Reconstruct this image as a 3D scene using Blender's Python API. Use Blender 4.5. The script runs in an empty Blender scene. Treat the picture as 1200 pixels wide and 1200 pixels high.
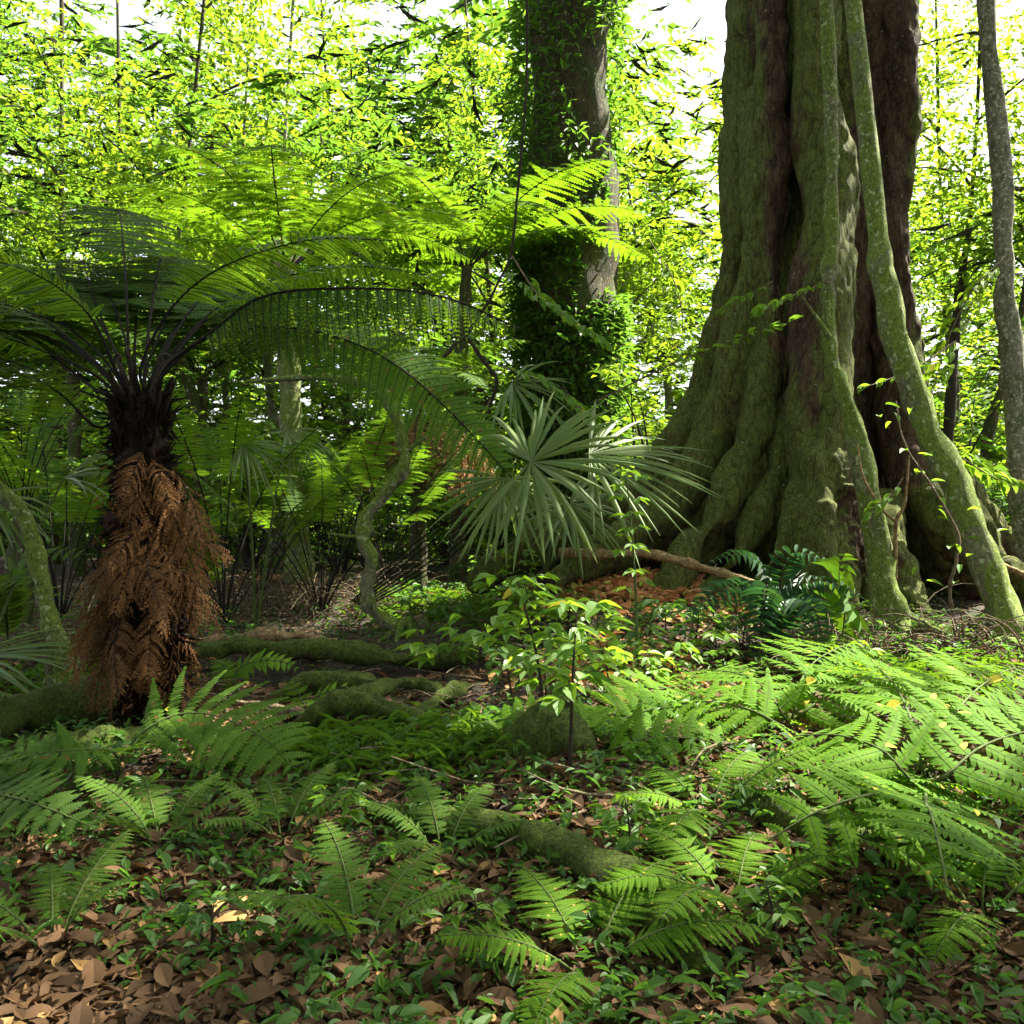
import bpy, math, random
import numpy as np
from mathutils import Vector
R = math.radians
S = bpy.context.scene
COL = S.collection
random.seed(7)
rng = np.random.default_rng(11)

# ------------------------------------------------------------------ camera, world, sun, exposure
CAM_H = 1.25
F = 1039.0                       # focal length in pixels of the 1200 px wide photograph
cam_d = bpy.data.cameras.new('camera')
cam = bpy.data.objects.new('camera', cam_d); COL.objects.link(cam)
cam.location = (0, 0, CAM_H); cam.rotation_euler = (R(90), 0, 0)
cam_d.sensor_width = 36; cam_d.lens = 36 * F / 1200
cam_d.clip_start = 0.05; cam_d.clip_end = 600
S.camera = cam

SUN_EL, SUN_AZ = 54, 60          # azimuth clockwise from +Y (straight ahead): high, behind the trees, to the right
w = bpy.data.worlds.new('World'); S.world = w; w.use_nodes = True
nt = w.node_tree; nt.nodes.clear()
sky = nt.nodes.new('ShaderNodeTexSky'); sky.sky_type = 'NISHITA'; sky.sun_disc = False
sky.sun_elevation = R(SUN_EL); sky.sun_rotation = R(SUN_AZ)
sky.air_density = 1.0; sky.dust_density = 3.0; sky.ozone_density = 1.0
bg = nt.nodes.new('ShaderNodeBackground'); bg.inputs[1].default_value = 0.07
wo = nt.nodes.new('ShaderNodeOutputWorld')
hs = nt.nodes.new('ShaderNodeHueSaturation'); hs.inputs['Saturation'].default_value = .35      # a thinly overcast, whitish sky
nt.links.new(sky.outputs[0], hs.inputs['Color']); nt.links.new(hs.outputs[0], bg.inputs[0]); nt.links.new(bg.outputs[0], wo.inputs[0])
sd = bpy.data.lights.new('sun', 'SUN'); sd.energy = 5.0; sd.angle = R(0.53); sd.color = (1.0, 0.94, 0.80)
sun = bpy.data.objects.new('sun', sd); COL.objects.link(sun)
to_sun = Vector((math.sin(R(SUN_AZ)) * math.cos(R(SUN_EL)), math.cos(R(SUN_AZ)) * math.cos(R(SUN_EL)), math.sin(R(SUN_EL))))
sun.rotation_euler = (-to_sun).to_track_quat('-Z', 'Y').to_euler()
S.view_settings.view_transform = 'Standard'; S.view_settings.look = 'None'
S.view_settings.gamma = 1.0; S.view_settings.exposure = 2.7
S.render.engine = 'CYCLES'
cy = S.cycles
cy.use_denoising = True
try: cy.denoiser = 'OPENIMAGEDENOISE'
except Exception: pass
cy.max_bounces = 7; cy.diffuse_bounces = 4; cy.glossy_bounces = 2; cy.transmission_bounces = 5; cy.transparent_max_bounces = 4
cy.caustics_reflective = False; cy.caustics_refractive = False
cy.sample_clamp_indirect = 8; cy.use_adaptive_sampling = True; cy.adaptive_threshold = 0.02

# ------------------------------------------------------------------ small maths
def nrm(v):
    v = np.asarray(v, float)
    return v / np.maximum(np.linalg.norm(v, axis=-1, keepdims=True), 1e-9)

_ns = np.random.default_rng(5)
_ND = nrm(_ns.normal(size=(28, 3))); _NP = _ns.uniform(0, 6.28, 28); _NF = _ns.uniform(.55, 1.8, 28)
def noise(p, scale=1.0, seed=0):
    """smooth noise in about -1..1 from summed sines, two octaves"""
    p = np.asarray(p, float) * scale + seed * 7.31
    a = p @ (_ND * _NF[:, None]).T + _NP
    b = (p * 2.3) @ (_ND[::-1] * _NF[:, None]).T + _NP * 2
    return (np.sin(a).sum(-1) * .24 + np.sin(b).sum(-1) * .11)

MOUND = [(3.5, 10.6, 2.6, .42), (-3.4, 12.5, 2.4, .15), (1.1, 8.2, 1.6, .12), (0.6, 4.5, .9, .10), (1.35, 9.1, .9, .20)]
def ground(x, y):
    x = np.asarray(x, float); y = np.asarray(y, float)
    p = np.stack([x, y, np.zeros_like(x)], -1)
    z = noise(p, .55, 1) * .07 + noise(p, 1.9, 2) * .028 + noise(p, 6, 3) * .008
    for mx, my, s, h in MOUND:
        z = z + h * np.exp(-((x - mx) ** 2 + (y - my) ** 2) / (s * s))
    z = z - .55 * np.exp(-(((x + 1.0) / 1.3) ** 4 + ((y - 7.15) / .50) ** 2))          # the hollow under the fallen log
    z = z - .22 * np.exp(-(((x - .6) / .6) ** 2 + ((y - 4.75) / .3) ** 2))
    z = z - .38 * np.exp(-(((x - 4.45) / .55) ** 2 + ((y - 8.9) / .7) ** 2))
    z = z + np.clip(y - 12, 0, 60) * .015
    return z
def gz(x, y): return float(ground(np.array(x), np.array(y)))

def P(px, py, d):
    return np.array([(px - 600) / F * d, d, CAM_H + (600 - py) / F * d])
def gd(px, py):
    """distance at which the ground is seen at this pixel of the photograph"""
    d = 1.5
    while d < 60:
        q = P(px, py, d)
        if q[2] <= gz(q[0], q[1]): return d
        d += .04
    return 60
def G(px, py, lift=0.0):
    d = gd(px, py); q = P(px, py, d); q[2] = gz(q[0], q[1]) + lift
    return q
def PZ(px, py, z):
    """the point at height z seen at this pixel (below the horizon)"""
    d = (CAM_H - z) * F / (py - 600); return np.array([(px - 600) / F * d, d, z])
def at(px, d, lift=0.0):
    x = (px - 600) / F * d
    return np.array([x, d, gz(x, d) + lift])

def spline(pts, n=24):
    """Catmull-Rom through pts (any number of columns)"""
    pts = np.asarray(pts, float)
    if len(pts) < 3:
        t = np.linspace(0, 1, n)[:, None]; return pts[0] * (1 - t) + pts[-1] * t
    q = np.vstack([2 * pts[0] - pts[1], pts, 2 * pts[-1] - pts[-2]])
    out = []
    for u in np.linspace(0, len(pts) - 1 - 1e-6, n):
        i = int(u); t = u - i
        a, b, c, d = q[i], q[i + 1], q[i + 2], q[i + 3]
        out.append(.5 * (2 * b + (c - a) * t + (2 * a - 5 * b + 4 * c - d) * t * t + (3 * b - a - 3 * c + d) * t ** 3))
    return np.array(out)
def arch(start, az, e0, e1, L, n=20, sway=0.0):
    """a curve leaving start at elevation e0 (degrees) that bends to elevation e1"""
    pts = [np.array(start, float)]; st = L / (n - 1)
    for i in range(n - 1):
        t = i / (n - 2); e = R(e0 + (e1 - e0) * t); a = az + sway * t
        pts.append(pts[-1] + st * np.array([math.sin(a) * math.cos(e), math.cos(a) * math.cos(e), math.sin(e)]))
    return np.array(pts)

# ------------------------------------------------------------------ mesh building
class MB:
    def __init__(s): s.v = []; s.f = []; s.sz = []; s.m = []; s.n = 0
    def add(s, v, f, mat=0):
        """v (n,3); f (k,m) faces with m corners"""
        v = np.asarray(v, float).reshape(-1, 3); f = np.asarray(f, int)
        s.v.append(v); s.f.append((f + s.n).ravel()); s.sz.append(np.full(len(f), f.shape[1]))
        s.m.append(np.full(len(f), mat)); s.n += len(v)
    def mesh(s, name, mats, smooth=True):
        me = bpy.data.meshes.new(name)
        v = np.vstack(s.v); f = np.concatenate(s.f); sz = np.concatenate(s.sz); m = np.concatenate(s.m)
        me.vertices.add(len(v)); me.vertices.foreach_set('co', v.astype(np.float32).ravel())
        me.loops.add(len(f)); me.loops.foreach_set('vertex_index', f.astype(np.int32))
        me.polygons.add(len(sz))
        st = np.concatenate([[0], np.cumsum(sz)[:-1]])
        me.polygons.foreach_set('loop_start', st.astype(np.int32)); me.polygons.foreach_set('loop_total', sz.astype(np.int32))
        me.polygons.foreach_set('material_index', m.astype(np.int32))
        me.polygons.foreach_set('use_smooth', np.full(len(sz), smooth))
        for mt in (mats if isinstance(mats, (list, tuple)) else [mats]): me.materials.append(mt)
        me.update(); me.validate()
        return me
    def obj(s, name, mats, parent=None, smooth=True):
        return link(name, s.mesh(name, mats, smooth), parent)

def link(name, data, parent=None):
    o = bpy.data.objects.new(name, data); COL.objects.link(o)
    if parent is not None: o.parent = parent
    return o
def tag(o, label, cat, group=None, kind=None):
    o['label'] = label
    if cat: o['category'] = cat
    if group: o['group'] = group
    if kind: o['kind'] = kind
    return o
def thing(name, label, cat, loc=(0, 0, 0), group=None):
    o = link(name, None); o.location = [float(c) for c in loc]; o.empty_display_size = .2
    return tag(o, label, cat, group)
def setloc(o, p=(0, 0, 0), rz=0.0, sc=1.0, rx=0.0, ry=0.0):
    o.location = [float(c) for c in p]; o.rotation_euler = (rx, ry, rz); o.scale = (sc,) * 3 if np.isscalar(sc) else sc
    return o
def copy_tree(o, parent=None):
    c = o.copy(); COL.objects.link(c)
    if parent is not None: c.parent = parent
    for ch in list(o.children): copy_tree(ch, c)
    return c

def frames(p):
    """tangent, and two normals carried along a curve"""
    t = nrm(np.gradient(p, axis=0))
    a = np.array([0, 0, 1.]) if abs(t[0][2]) < .9 else np.array([0, 1., 0])
    u = nrm(np.cross(t[0], a)); U = [u]
    for i in range(1, len(p)):
        u = U[-1] - t[i] * np.dot(U[-1], t[i]); U.append(nrm(u))
    U = np.array(U); return t, U, np.cross(t, U)
def tube(mb, path, rad, sides=10, lump=0.0, seed=0, mat=0, cap=True, squash=1.0, lscale=3.0):
    path = np.asarray(path, float); n = len(path)
    rad = np.interp(np.linspace(0, 1, n), np.linspace(0, 1, len(rad)), rad) if not np.isscalar(rad) else np.full(n, rad)
    t, U, V = frames(path)
    th = np.linspace(0, 2 * np.pi, sides, endpoint=False)
    ring = np.cos(th)[None, :, None] * U[:, None] + np.sin(th)[None, :, None] * V[:, None] * squash
    v = path[:, None] + ring * rad[:, None, None]
    if lump:
        fq = lscale / max(rad.mean() * 6, .05); k = noise(v, fq, seed) + .45 * noise(v, fq * 3.7, seed + 3)
        v = path[:, None] + ring * (rad[:, None] * (1 + lump * k))[..., None]
    i, j = np.meshgrid(np.arange(n - 1), np.arange(sides), indexing='ij')
    j2 = (j + 1) % sides
    f = np.stack([i * sides + j, i * sides + j2, (i + 1) * sides + j2, (i + 1) * sides + j], -1).reshape(-1, 4)
    mb.add(v, f, mat)
    if cap:
        for e, rev in ((0, True), (n - 1, False)):
            c = path[e]; rr = v[e]
            q = np.vstack([rr, c + (t[e] * rad[e] * .25 * (-1 if e == 0 else 1))]); k = np.arange(sides); k2 = (k + 1) % sides
            fc = np.stack([k, k2, np.full(sides, sides)], -1)
            mb.add(q, fc[:, ::-1] if rev else fc, mat)

# leaf templates: columns = along, across, out ; and their faces
T_LO = (np.array([[0, 0, 0], [.42, -.5, .10], [1, 0, -.06], [.42, .5, .10]]), [[0, 1, 2], [0, 2, 3]])
def rows_template(ts, ws, droop=.15, fold=.12):
    v = []; f = []
    for k, (t, wd) in enumerate(zip(ts, ws)):
        z = -droop * t * t
        v += [[t, -wd / 2, z + fold * wd], [t, 0, z], [t, wd / 2, z + fold * wd]]
        if k:
            a = 3 * (k - 1); b = 3 * k
            f += [[a, b, b + 1, a + 1], [a + 1, b + 1, b + 2, a + 2]]
    return np.array(v, float), f
T_LEAF = rows_template([0, .12, .3, .5, .72, .9, 1], [.04, .55, .95, 1, .72, .28, .02], .22, .14)
T_LANCE = rows_template([0, .15, .4, .7, 1], [.1, .8, 1, .6, .02], .3, .2)
T_PINN = (np.array([[0, -.46, 0], [.40, -.44, .03], [.78, -.20, -.02], [1, .12, -.08], [.72, .30, -.02], [.38, .46, .03], [0, .46, 0]]), [[0, 1, 5, 6], [1, 2, 4, 5], [2, 3, 4]])
T_PINN_LO = (np.array([[0, -.46, 0], [.55, -.36, .02], [1, .1, -.06], [.5, .42, .02], [0, .46, 0]]), [[0, 1, 3, 4], [1, 2, 3]])
T_GRASS = rows_template([0, .35, .7, 1], [.7, 1, .7, .03], .6, .2)
def blades(mb, base, d, up, L, W, T, mat=0):
    base = np.atleast_2d(base); N = len(base)
    if N == 0: return
    d = nrm(np.broadcast_to(d, (N, 3))); up = np.broadcast_to(up, (N, 3))
    side = nrm(np.cross(d, up)); nor = np.cross(side, d)
    L = np.broadcast_to(L, (N,)); W = np.broadcast_to(W, (N,))
    tv, tf = T
    v = (base[:, None] + (L[:, None] * tv[None, :, 0])[..., None] * d[:, None] + (W[:, None] * tv[None, :, 1])[..., None] * side[:, None]
         + (L[:, None] * tv[None, :, 2])[..., None] * nor[:, None])
    off = np.arange(N)[:, None, None] * len(tv)
    for m in sorted({len(x) for x in tf}):
        ff = np.array([x for x in tf if len(x) == m])
        mb.add(v if m == sorted({len(x) for x in tf})[0] else np.zeros((0, 3)), (ff[None] + off).reshape(-1, m) - (0 if m == sorted({len(x) for x in tf})[0] else N * len(tv)), mat)

# ------------------------------------------------------------------ materials
def new_mat(name):
    m = bpy.data.materials.new(name); m.use_nodes = True; n = m.node_tree; n.nodes.clear()
    out = n.nodes.new('ShaderNodeOutputMaterial'); return m, n, out
def ramp(n, src, stops):
    r = n.nodes.new('ShaderNodeValToRGB'); e = r.color_ramp.elements
    while len(e) < len(stops): e.new(.5)
    for k, (p, c) in enumerate(stops): e[k].position = p; e[k].color = (*c, 1) if len(c) == 3 else c
    n.links.new(src, r.inputs[0]); return r.outputs[0]
def noise_node(n, scale, detail=4, rough=.6, vec=None, dist=0.0):
    k = n.nodes.new('ShaderNodeTexNoise'); k.inputs['Scale'].default_value = scale; k.inputs['Detail'].default_value = detail
    k.inputs['Roughness'].default_value = rough; k.inputs['Distortion'].default_value = dist
    if vec is not None: n.links.new(vec, k.inputs['Vector'])
    return k.outputs['Fac']
def mixc(n, fac, a, b, blend='MIX'):
    m = n.nodes.new('ShaderNodeMix'); m.data_type = 'RGBA'; m.blend_type = blend
    for s_, v in ((m.inputs[0], fac), (m.inputs[6], a), (m.inputs[7], b)):
        if hasattr(v, 'is_linked') or hasattr(v, 'links'): n.links.new(v, s_)
        elif isinstance(v, (int, float)): s_.default_value = v
        else: s_.default_value = (*v, 1)
    return m.outputs[2]
def leaf_mat(name, c1, c2, tr, transl=.45, rough=.45, spec=.35, worn=None, wornamt=.04, blue=0.0):
    """c1..c2: the range of leaf colours, tr: the colour of the light that comes through"""
    m, n, out = new_mat(name)
    g = n.nodes.new('ShaderNodeNewGeometry'); oi = n.nodes.new('ShaderNodeObjectInfo')
    tc = n.nodes.new('ShaderNodeTexCoord')
    isl = g.outputs['Random Per Island']
    nz = noise_node(n, 1.6, 2, .5, tc.outputs['Object'])
    ad = n.nodes.new('ShaderNodeMath'); ad.operation = 'MULTIPLY_ADD'; n.links.new(isl, ad.inputs[0]); ad.inputs[1].default_value = .55
    n.links.new(nz, ad.inputs[2])
    sb = n.nodes.new('ShaderNodeMath'); sb.operation = 'MULTIPLY_ADD'; n.links.new(oi.outputs['Random'], sb.inputs[0]); sb.inputs[1].default_value = .4
    n.links.new(ad.outputs[0], sb.inputs[2])
    sub = n.nodes.new('ShaderNodeMath'); sub.operation = 'SUBTRACT'; n.links.new(sb.outputs[0], sub.inputs[0]); sub.inputs[1].default_value = .45
    col = mixc(n, sub.outputs[0], c1, c2)
    n.nodes[-1].clamp_factor = True
    trc = mixc(n, isl, tr, tuple(min(1, x * k) for x, k in zip(tr, (1.35, 1.08, .7))))
    if worn:
        gt = n.nodes.new('ShaderNodeMath'); gt.operation = 'LESS_THAN'; n.links.new(isl, gt.inputs[0]); gt.inputs[1].default_value = wornamt
        col = mixc(n, gt.outputs[0], col, worn); trc = mixc(n, gt.outputs[0], trc, worn)
    p = n.nodes.new('ShaderNodeBsdfPrincipled'); n.links.new(col, p.inputs['Base Color'])
    p.inputs['Roughness'].default_value = rough; p.inputs['Specular IOR Level'].default_value = spec
    t = n.nodes.new('ShaderNodeBsdfTranslucent'); n.links.new(trc, t.inputs['Color'])
    mx = n.nodes.new('ShaderNodeMixShader'); mx.inputs[0].default_value = transl
    n.links.new(p.outputs[0], mx.inputs[1]); n.links.new(t.outputs[0], mx.inputs[2]); n.links.new(mx.outputs[0], out.inputs[0])
    return m
def bark_mat(name, dark, mid, moss, moss_amt=.5, lichen=(.35, .40, .28), lichen_amt=.12, scale=1.0, stretch=.35, bump=.6, attr=None, moss2=None, plates=0):
    m, n, out = new_mat(name)
    tc = n.nodes.new('ShaderNodeTexCoord'); mp = n.nodes.new('ShaderNodeMapping'); mp.inputs['Scale'].default_value = (1, 1, stretch)
    oi = n.nodes.new('ShaderNodeObjectInfo')
    mul = n.nodes.new('ShaderNodeVectorMath'); mul.operation = 'SCALE'; n.links.new(oi.outputs['Location'], mul.inputs[0]); mul.inputs['Scale'].default_value = .37
    n.links.new(tc.outputs['Object'], mp.inputs[0]); n.links.new(mul.outputs[0], mp.inputs[1])
    v = mp.outputs[0]
    a = noise_node(n, 9 * scale, 8, .7, v, .6)
    c = ramp(n, a, [(.32, dark), (.62, mid)])
    b = noise_node(n, 2.2 * scale, 9, .78, v, 1.2)
    g = n.nodes.new('ShaderNodeNewGeometry'); sx = n.nodes.new('ShaderNodeSeparateXYZ'); n.links.new(g.outputs['Normal'], sx.inputs[0])
    k = n.nodes.new('ShaderNodeMath'); k.operation = 'MULTIPLY_ADD'; n.links.new(sx.outputs[2], k.inputs[0]); k.inputs[1].default_value = .16; n.links.new(b, k.inputs[2])
    src = k.outputs[0]
    if attr:
        at_ = n.nodes.new('ShaderNodeAttribute'); at_.attribute_name = attr
        k2 = n.nodes.new('ShaderNodeMath'); k2.operation = 'ADD'; n.links.new(src, k2.inputs[0]); n.links.new(at_.outputs['Fac'], k2.inputs[1]); src = k2.outputs[0]
    lo = .72 - .5 * moss_amt
    fac = ramp(n, src, [(lo, (0, 0, 0)), (lo + .11, (1, 1, 1))])
    fine = noise_node(n, 60 * scale, 4, .7, tc.outputs['Object'])
    mossc = ramp(n, fine, [(.3, tuple(x * .45 for x in moss)), (.7, moss2 or tuple(min(1, x * 1.5) for x in moss))])
    c = mixc(n, fac, c, mossc)
    md = noise_node(n, 26 * scale, 6, .75, v, .8)
    mv = ramp(n, md, [(.34, (.30, .30, .30)), (.50, (.85, .85, .85)), (.66, (1.45, 1.45, 1.35))])
    c = mixc(n, .85, c, mv, 'MULTIPLY')
    if plates:      # cracked plates, pulled out along the trunk
        vo = n.nodes.new('ShaderNodeTexVoronoi'); vo.feature = 'DISTANCE_TO_EDGE'; vo.inputs['Scale'].default_value = plates
        wp = n.nodes.new('ShaderNodeVectorMath'); wp.operation = 'MULTIPLY_ADD'; nn_ = n.nodes.new('ShaderNodeTexNoise'); nn_.inputs['Scale'].default_value = 9; nn_.inputs['Detail'].default_value = 6
        n.links.new(v, nn_.inputs['Vector']); n.links.new(nn_.outputs['Color'], wp.inputs[0]); wp.inputs[1].default_value = (.14, .14, .14); n.links.new(v, wp.inputs[2]); n.links.new(wp.outputs[0], vo.inputs['Vector'])
        cr = ramp(n, vo.outputs['Distance'], [(.0, (.22, .20, .18)), (.10, (1, 1, 1))])
        c = mixc(n, .5, c, cr, 'MULTIPLY')
        crh = ramp(n, vo.outputs['Distance'], [(.0, (0, 0, 0)), (.16, (1, 1, 1))])
    lv = noise_node(n, 14 * scale, 3, .55, tc.outputs['Object'], .3)
    lf = ramp(n, lv, [(.70 - lichen_amt * .5, (0, 0, 0)), (.74 - lichen_amt * .5, (.75, .75, .75))])
    c = mixc(n, lf, c, lichen)
    p = n.nodes.new('ShaderNodeBsdfPrincipled'); n.links.new(c, p.inputs['Base Color']); p.inputs['Roughness'].default_value = .85
    p.inputs['Specular IOR Level'].default_value = .2
    h = n.nodes.new('ShaderNodeMath'); h.operation = 'ADD'; hm = n.nodes.new('ShaderNodeMath'); hm.operation = 'ADD'; n.links.new(a, hm.inputs[0]); n.links.new(md, hm.inputs[1]); n.links.new(hm.outputs[0], h.inputs[0])
    h2 = n.nodes.new('ShaderNodeMath'); h2.operation = 'MULTIPLY'; n.links.new(fine, h2.inputs[0]); h2.inputs[1].default_value = .5; n.links.new(h2.outputs[0], h.inputs[1])
    bp = n.nodes.new('ShaderNodeBump'); bp.inputs['Strength'].default_value = bump; bp.inputs['Distance'].default_value = .08 / scale
    if plates:
        h3 = n.nodes.new('ShaderNodeMath'); h3.operation = 'MULTIPLY_ADD'; n.links.new(crh, h3.inputs[0]); h3.inputs[1].default_value = .45; n.links.new(h.outputs[0], h3.inputs[2]); h = h3
    n.links.new(h.outputs[0], bp.inputs['Height']); n.links.new(bp.outputs[0], p.inputs['Normal'])
    n.links.new(p.outputs[0], out.inputs[0]); return m

M = {}
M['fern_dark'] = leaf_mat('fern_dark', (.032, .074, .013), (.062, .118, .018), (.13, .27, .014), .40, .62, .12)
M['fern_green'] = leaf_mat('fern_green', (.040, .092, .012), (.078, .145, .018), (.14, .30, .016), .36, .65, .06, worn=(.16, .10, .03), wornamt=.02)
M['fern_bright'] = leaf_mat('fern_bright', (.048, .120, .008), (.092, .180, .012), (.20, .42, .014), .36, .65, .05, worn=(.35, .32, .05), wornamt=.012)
M['fern_dead'] = leaf_mat('fern_dead', (.024, .012, .006), (.200, .095, .034), (.22, .12, .04), .25, .8, .1)
M['palm'] = leaf_mat('palm', (.066, .125, .030), (.135, .190, .052), (.20, .36, .04), .34, .42, .35, worn=(.22, .24, .07), wornamt=.05)
M['seedling'] = leaf_mat('seedling', (.058, .140, .014), (.110, .210, .020), (.24, .46, .03), .38, .5, .22, worn=(.45, .38, .03), wornamt=.015)
M['seedling_dark'] = leaf_mat('seedling_dark', (.034, .090, .020), (.075, .150, .028), (.12, .30, .03), .35, .5, .25)
M['glossy_dark'] = leaf_mat('glossy_dark', (.020, .060, .024), (.036, .090, .036), (.05, .16, .03), .22, .5, .25)
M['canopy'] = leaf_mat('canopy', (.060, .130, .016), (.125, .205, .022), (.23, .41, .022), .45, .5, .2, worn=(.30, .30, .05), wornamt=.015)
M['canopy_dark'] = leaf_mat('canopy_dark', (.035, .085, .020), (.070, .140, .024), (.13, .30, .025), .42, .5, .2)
M['fern_dead_pale'] = leaf_mat('fern_dead_pale', (.12, .065, .025), (.36, .21, .085), (.40, .22, .07), .30, .8, .1)
M['litter'] = leaf_mat('litter', (.030, .020, .012), (.190, .105, .052), (.15, .08, .03), .10, .75, .15, worn=(.36, .21, .08), wornamt=.05)
M['litter_red_sunlit'] = leaf_mat('litter_red_sunlit', (.32, .11, .04), (.52, .25, .10), (.5, .2, .07), .15, .6, .3, worn=(.55, .45, .10), wornamt=.18)  # orange red leaves, brightened in colour for sunlight the great trunk blocks
M['yellow_leaf'] = leaf_mat('yellow_leaf', (.55, .50, .05), (.60, .50, .07), (.6, .55, .08), .3, .5, .3)
M['stalk_black'] = bark_mat('stalk_black', (.006, .005, .004), (.018, .013, .009), (.02, .03, .01), .1, lichen_amt=-.2, scale=3, bump=.3)
M['stalk_green'] = bark_mat('stalk_green', (.045, .065, .018), (.085, .12, .03), (.06, .1, .02), .2, lichen_amt=-.2, scale=3, bump=.2)
M['fern_trunk'] = bark_mat('fern_trunk', (.008, .005, .004), (.050, .028, .016), (.03, .04, .012), .15, lichen_amt=-.1, scale=2.4, stretch=.25, bump=1.0)
M['big_bark'] = bark_mat('big_bark', (.024, .016, .010), (.170, .105, .058), (.115, .150, .026), .60, lichen=(.34, .36, .24), lichen_amt=.06, scale=1.5, stretch=.32, bump=1.0, attr='moss', moss2=(.23, .26, .05), plates=9)
M['stem_moss'] = bark_mat('stem_moss', (.070, .062, .034), (.20, .19, .11), (.095, .150, .020), .60, lichen=(.34, .38, .20), lichen_amt=.20, scale=1.5, stretch=.6, bump=.5, moss2=(.20, .27, .04))
M['stem_pale'] = bark_mat('stem_pale', (.10, .09, .06), (.26, .24, .17), (.075, .10, .03), .42, lichen=(.42, .43, .33), lichen_amt=.24, scale=1.6, stretch=.6, bump=.4)
M['log_moss'] = bark_mat('log_moss', (.030, .020, .012), (.095, .062, .036), (.065, .105, .014), .84, lichen=(.2, .22, .12), lichen_amt=.03, scale=1.3, stretch=1, bump=.9, moss2=(.15, .21, .028))
M['far_bark'] = bark_mat('far_bark', (.03, .022, .014), (.11, .085, .05), (.05, .075, .015), .5, lichen_amt=.12, scale=1, bump=.6)
M['twig'] = bark_mat('twig', (.055, .038, .024), (.20, .145, .09), (.06, .08, .02), .15, lichen=(.4, .36, .26), lichen_amt=.15, scale=3, stretch=1, bump=.4)
M['twig_dark'] = bark_mat('twig_dark', (.015, .011, .008), (.05, .036, .024), (.04, .055, .015), .3, lichen_amt=-.1, scale=3, stretch=1, bump=.4)
M['wood_tan'] = bark_mat('wood_tan', (.10, .060, .026), (.34, .23, .11), (.09, .10, .02), .12, lichen=(.5, .40, .2), lichen_amt=.12, scale=2, stretch=1, bump=.4)

def soil_mat():
    m, n, out = new_mat('forest_soil')
    tc = n.nodes.new('ShaderNodeTexCoord'); v = tc.outputs['Object']
    a = noise_node(n, 14, 8, .7, v, .4); b = noise_node(n, 1.1, 6, .65, v, .8); fn = noise_node(n, 90, 4, .7, v)
    c = ramp(n, a, [(.3, (.012, .009, .006)), (.5, (.040, .026, .016)), (.72, (.105, .066, .036))])
    mo = ramp(n, fn, [(.3, (.018, .026, .008)), (.7, (.055, .080, .016))])
    f = ramp(n, b, [(.50, (0, 0, 0)), (.64, (1, 1, 1))])
    c = mixc(n, f, c, mo)
    p = n.nodes.new('ShaderNodeBsdfPrincipled'); n.links.new(c, p.inputs['Base Color']); p.inputs['Roughness'].default_value = .9
    bp = n.nodes.new('ShaderNodeBump'); bp.inputs['Strength'].default_value = .9; bp.inputs['Distance'].default_value = .04
    h = n.nodes.new('ShaderNodeMath'); h.operation = 'ADD'; n.links.new(a, h.inputs[0]); n.links.new(fn, h.inputs[1])
    n.links.new(h.outputs[0], bp.inputs['Height']); n.links.new(bp.outputs[0], p.inputs['Normal']); n.links.new(p.outputs[0], out.inputs[0])
    return m
M['soil'] = soil_mat()

# ------------------------------------------------------------------ ground
def build_ground():
    u = np.linspace(-1, 1, 300); xs = np.sinh(u * 3.6) / np.sinh(3.6) * 120
    t = np.linspace(0, 1, 380); ys = -14 + 10 * t + 16 * t + (np.exp(t * 5) - 1) / (math.exp(5) - 1) * 160
    ys = np.sort(np.concatenate([np.linspace(-14, 1, 30), np.linspace(1.06, 14, 240), 14 + (np.exp(np.linspace(.02, 1, 100) * 4) - 1) / (math.exp(4) - 1) * 160]))
    X, Y = np.meshgrid(xs, ys, indexing='ij'); Z = ground(X, Y)
    nx, ny = X.shape
    i, j = np.meshgrid(np.arange(nx - 1), np.arange(ny - 1), indexing='ij')
    f = np.stack([i * ny + j, (i + 1) * ny + j, (i + 1) * ny + j + 1, i * ny + j + 1], -1).reshape(-1, 4)
    mb = MB(); mb.add(np.stack([X, Y, Z], -1), f)
    o = mb.obj('ground', M['soil']); tag(o, 'dark forest floor of soil and leaf mould', None, kind='structure')
    del o['label']
build_ground()

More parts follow.
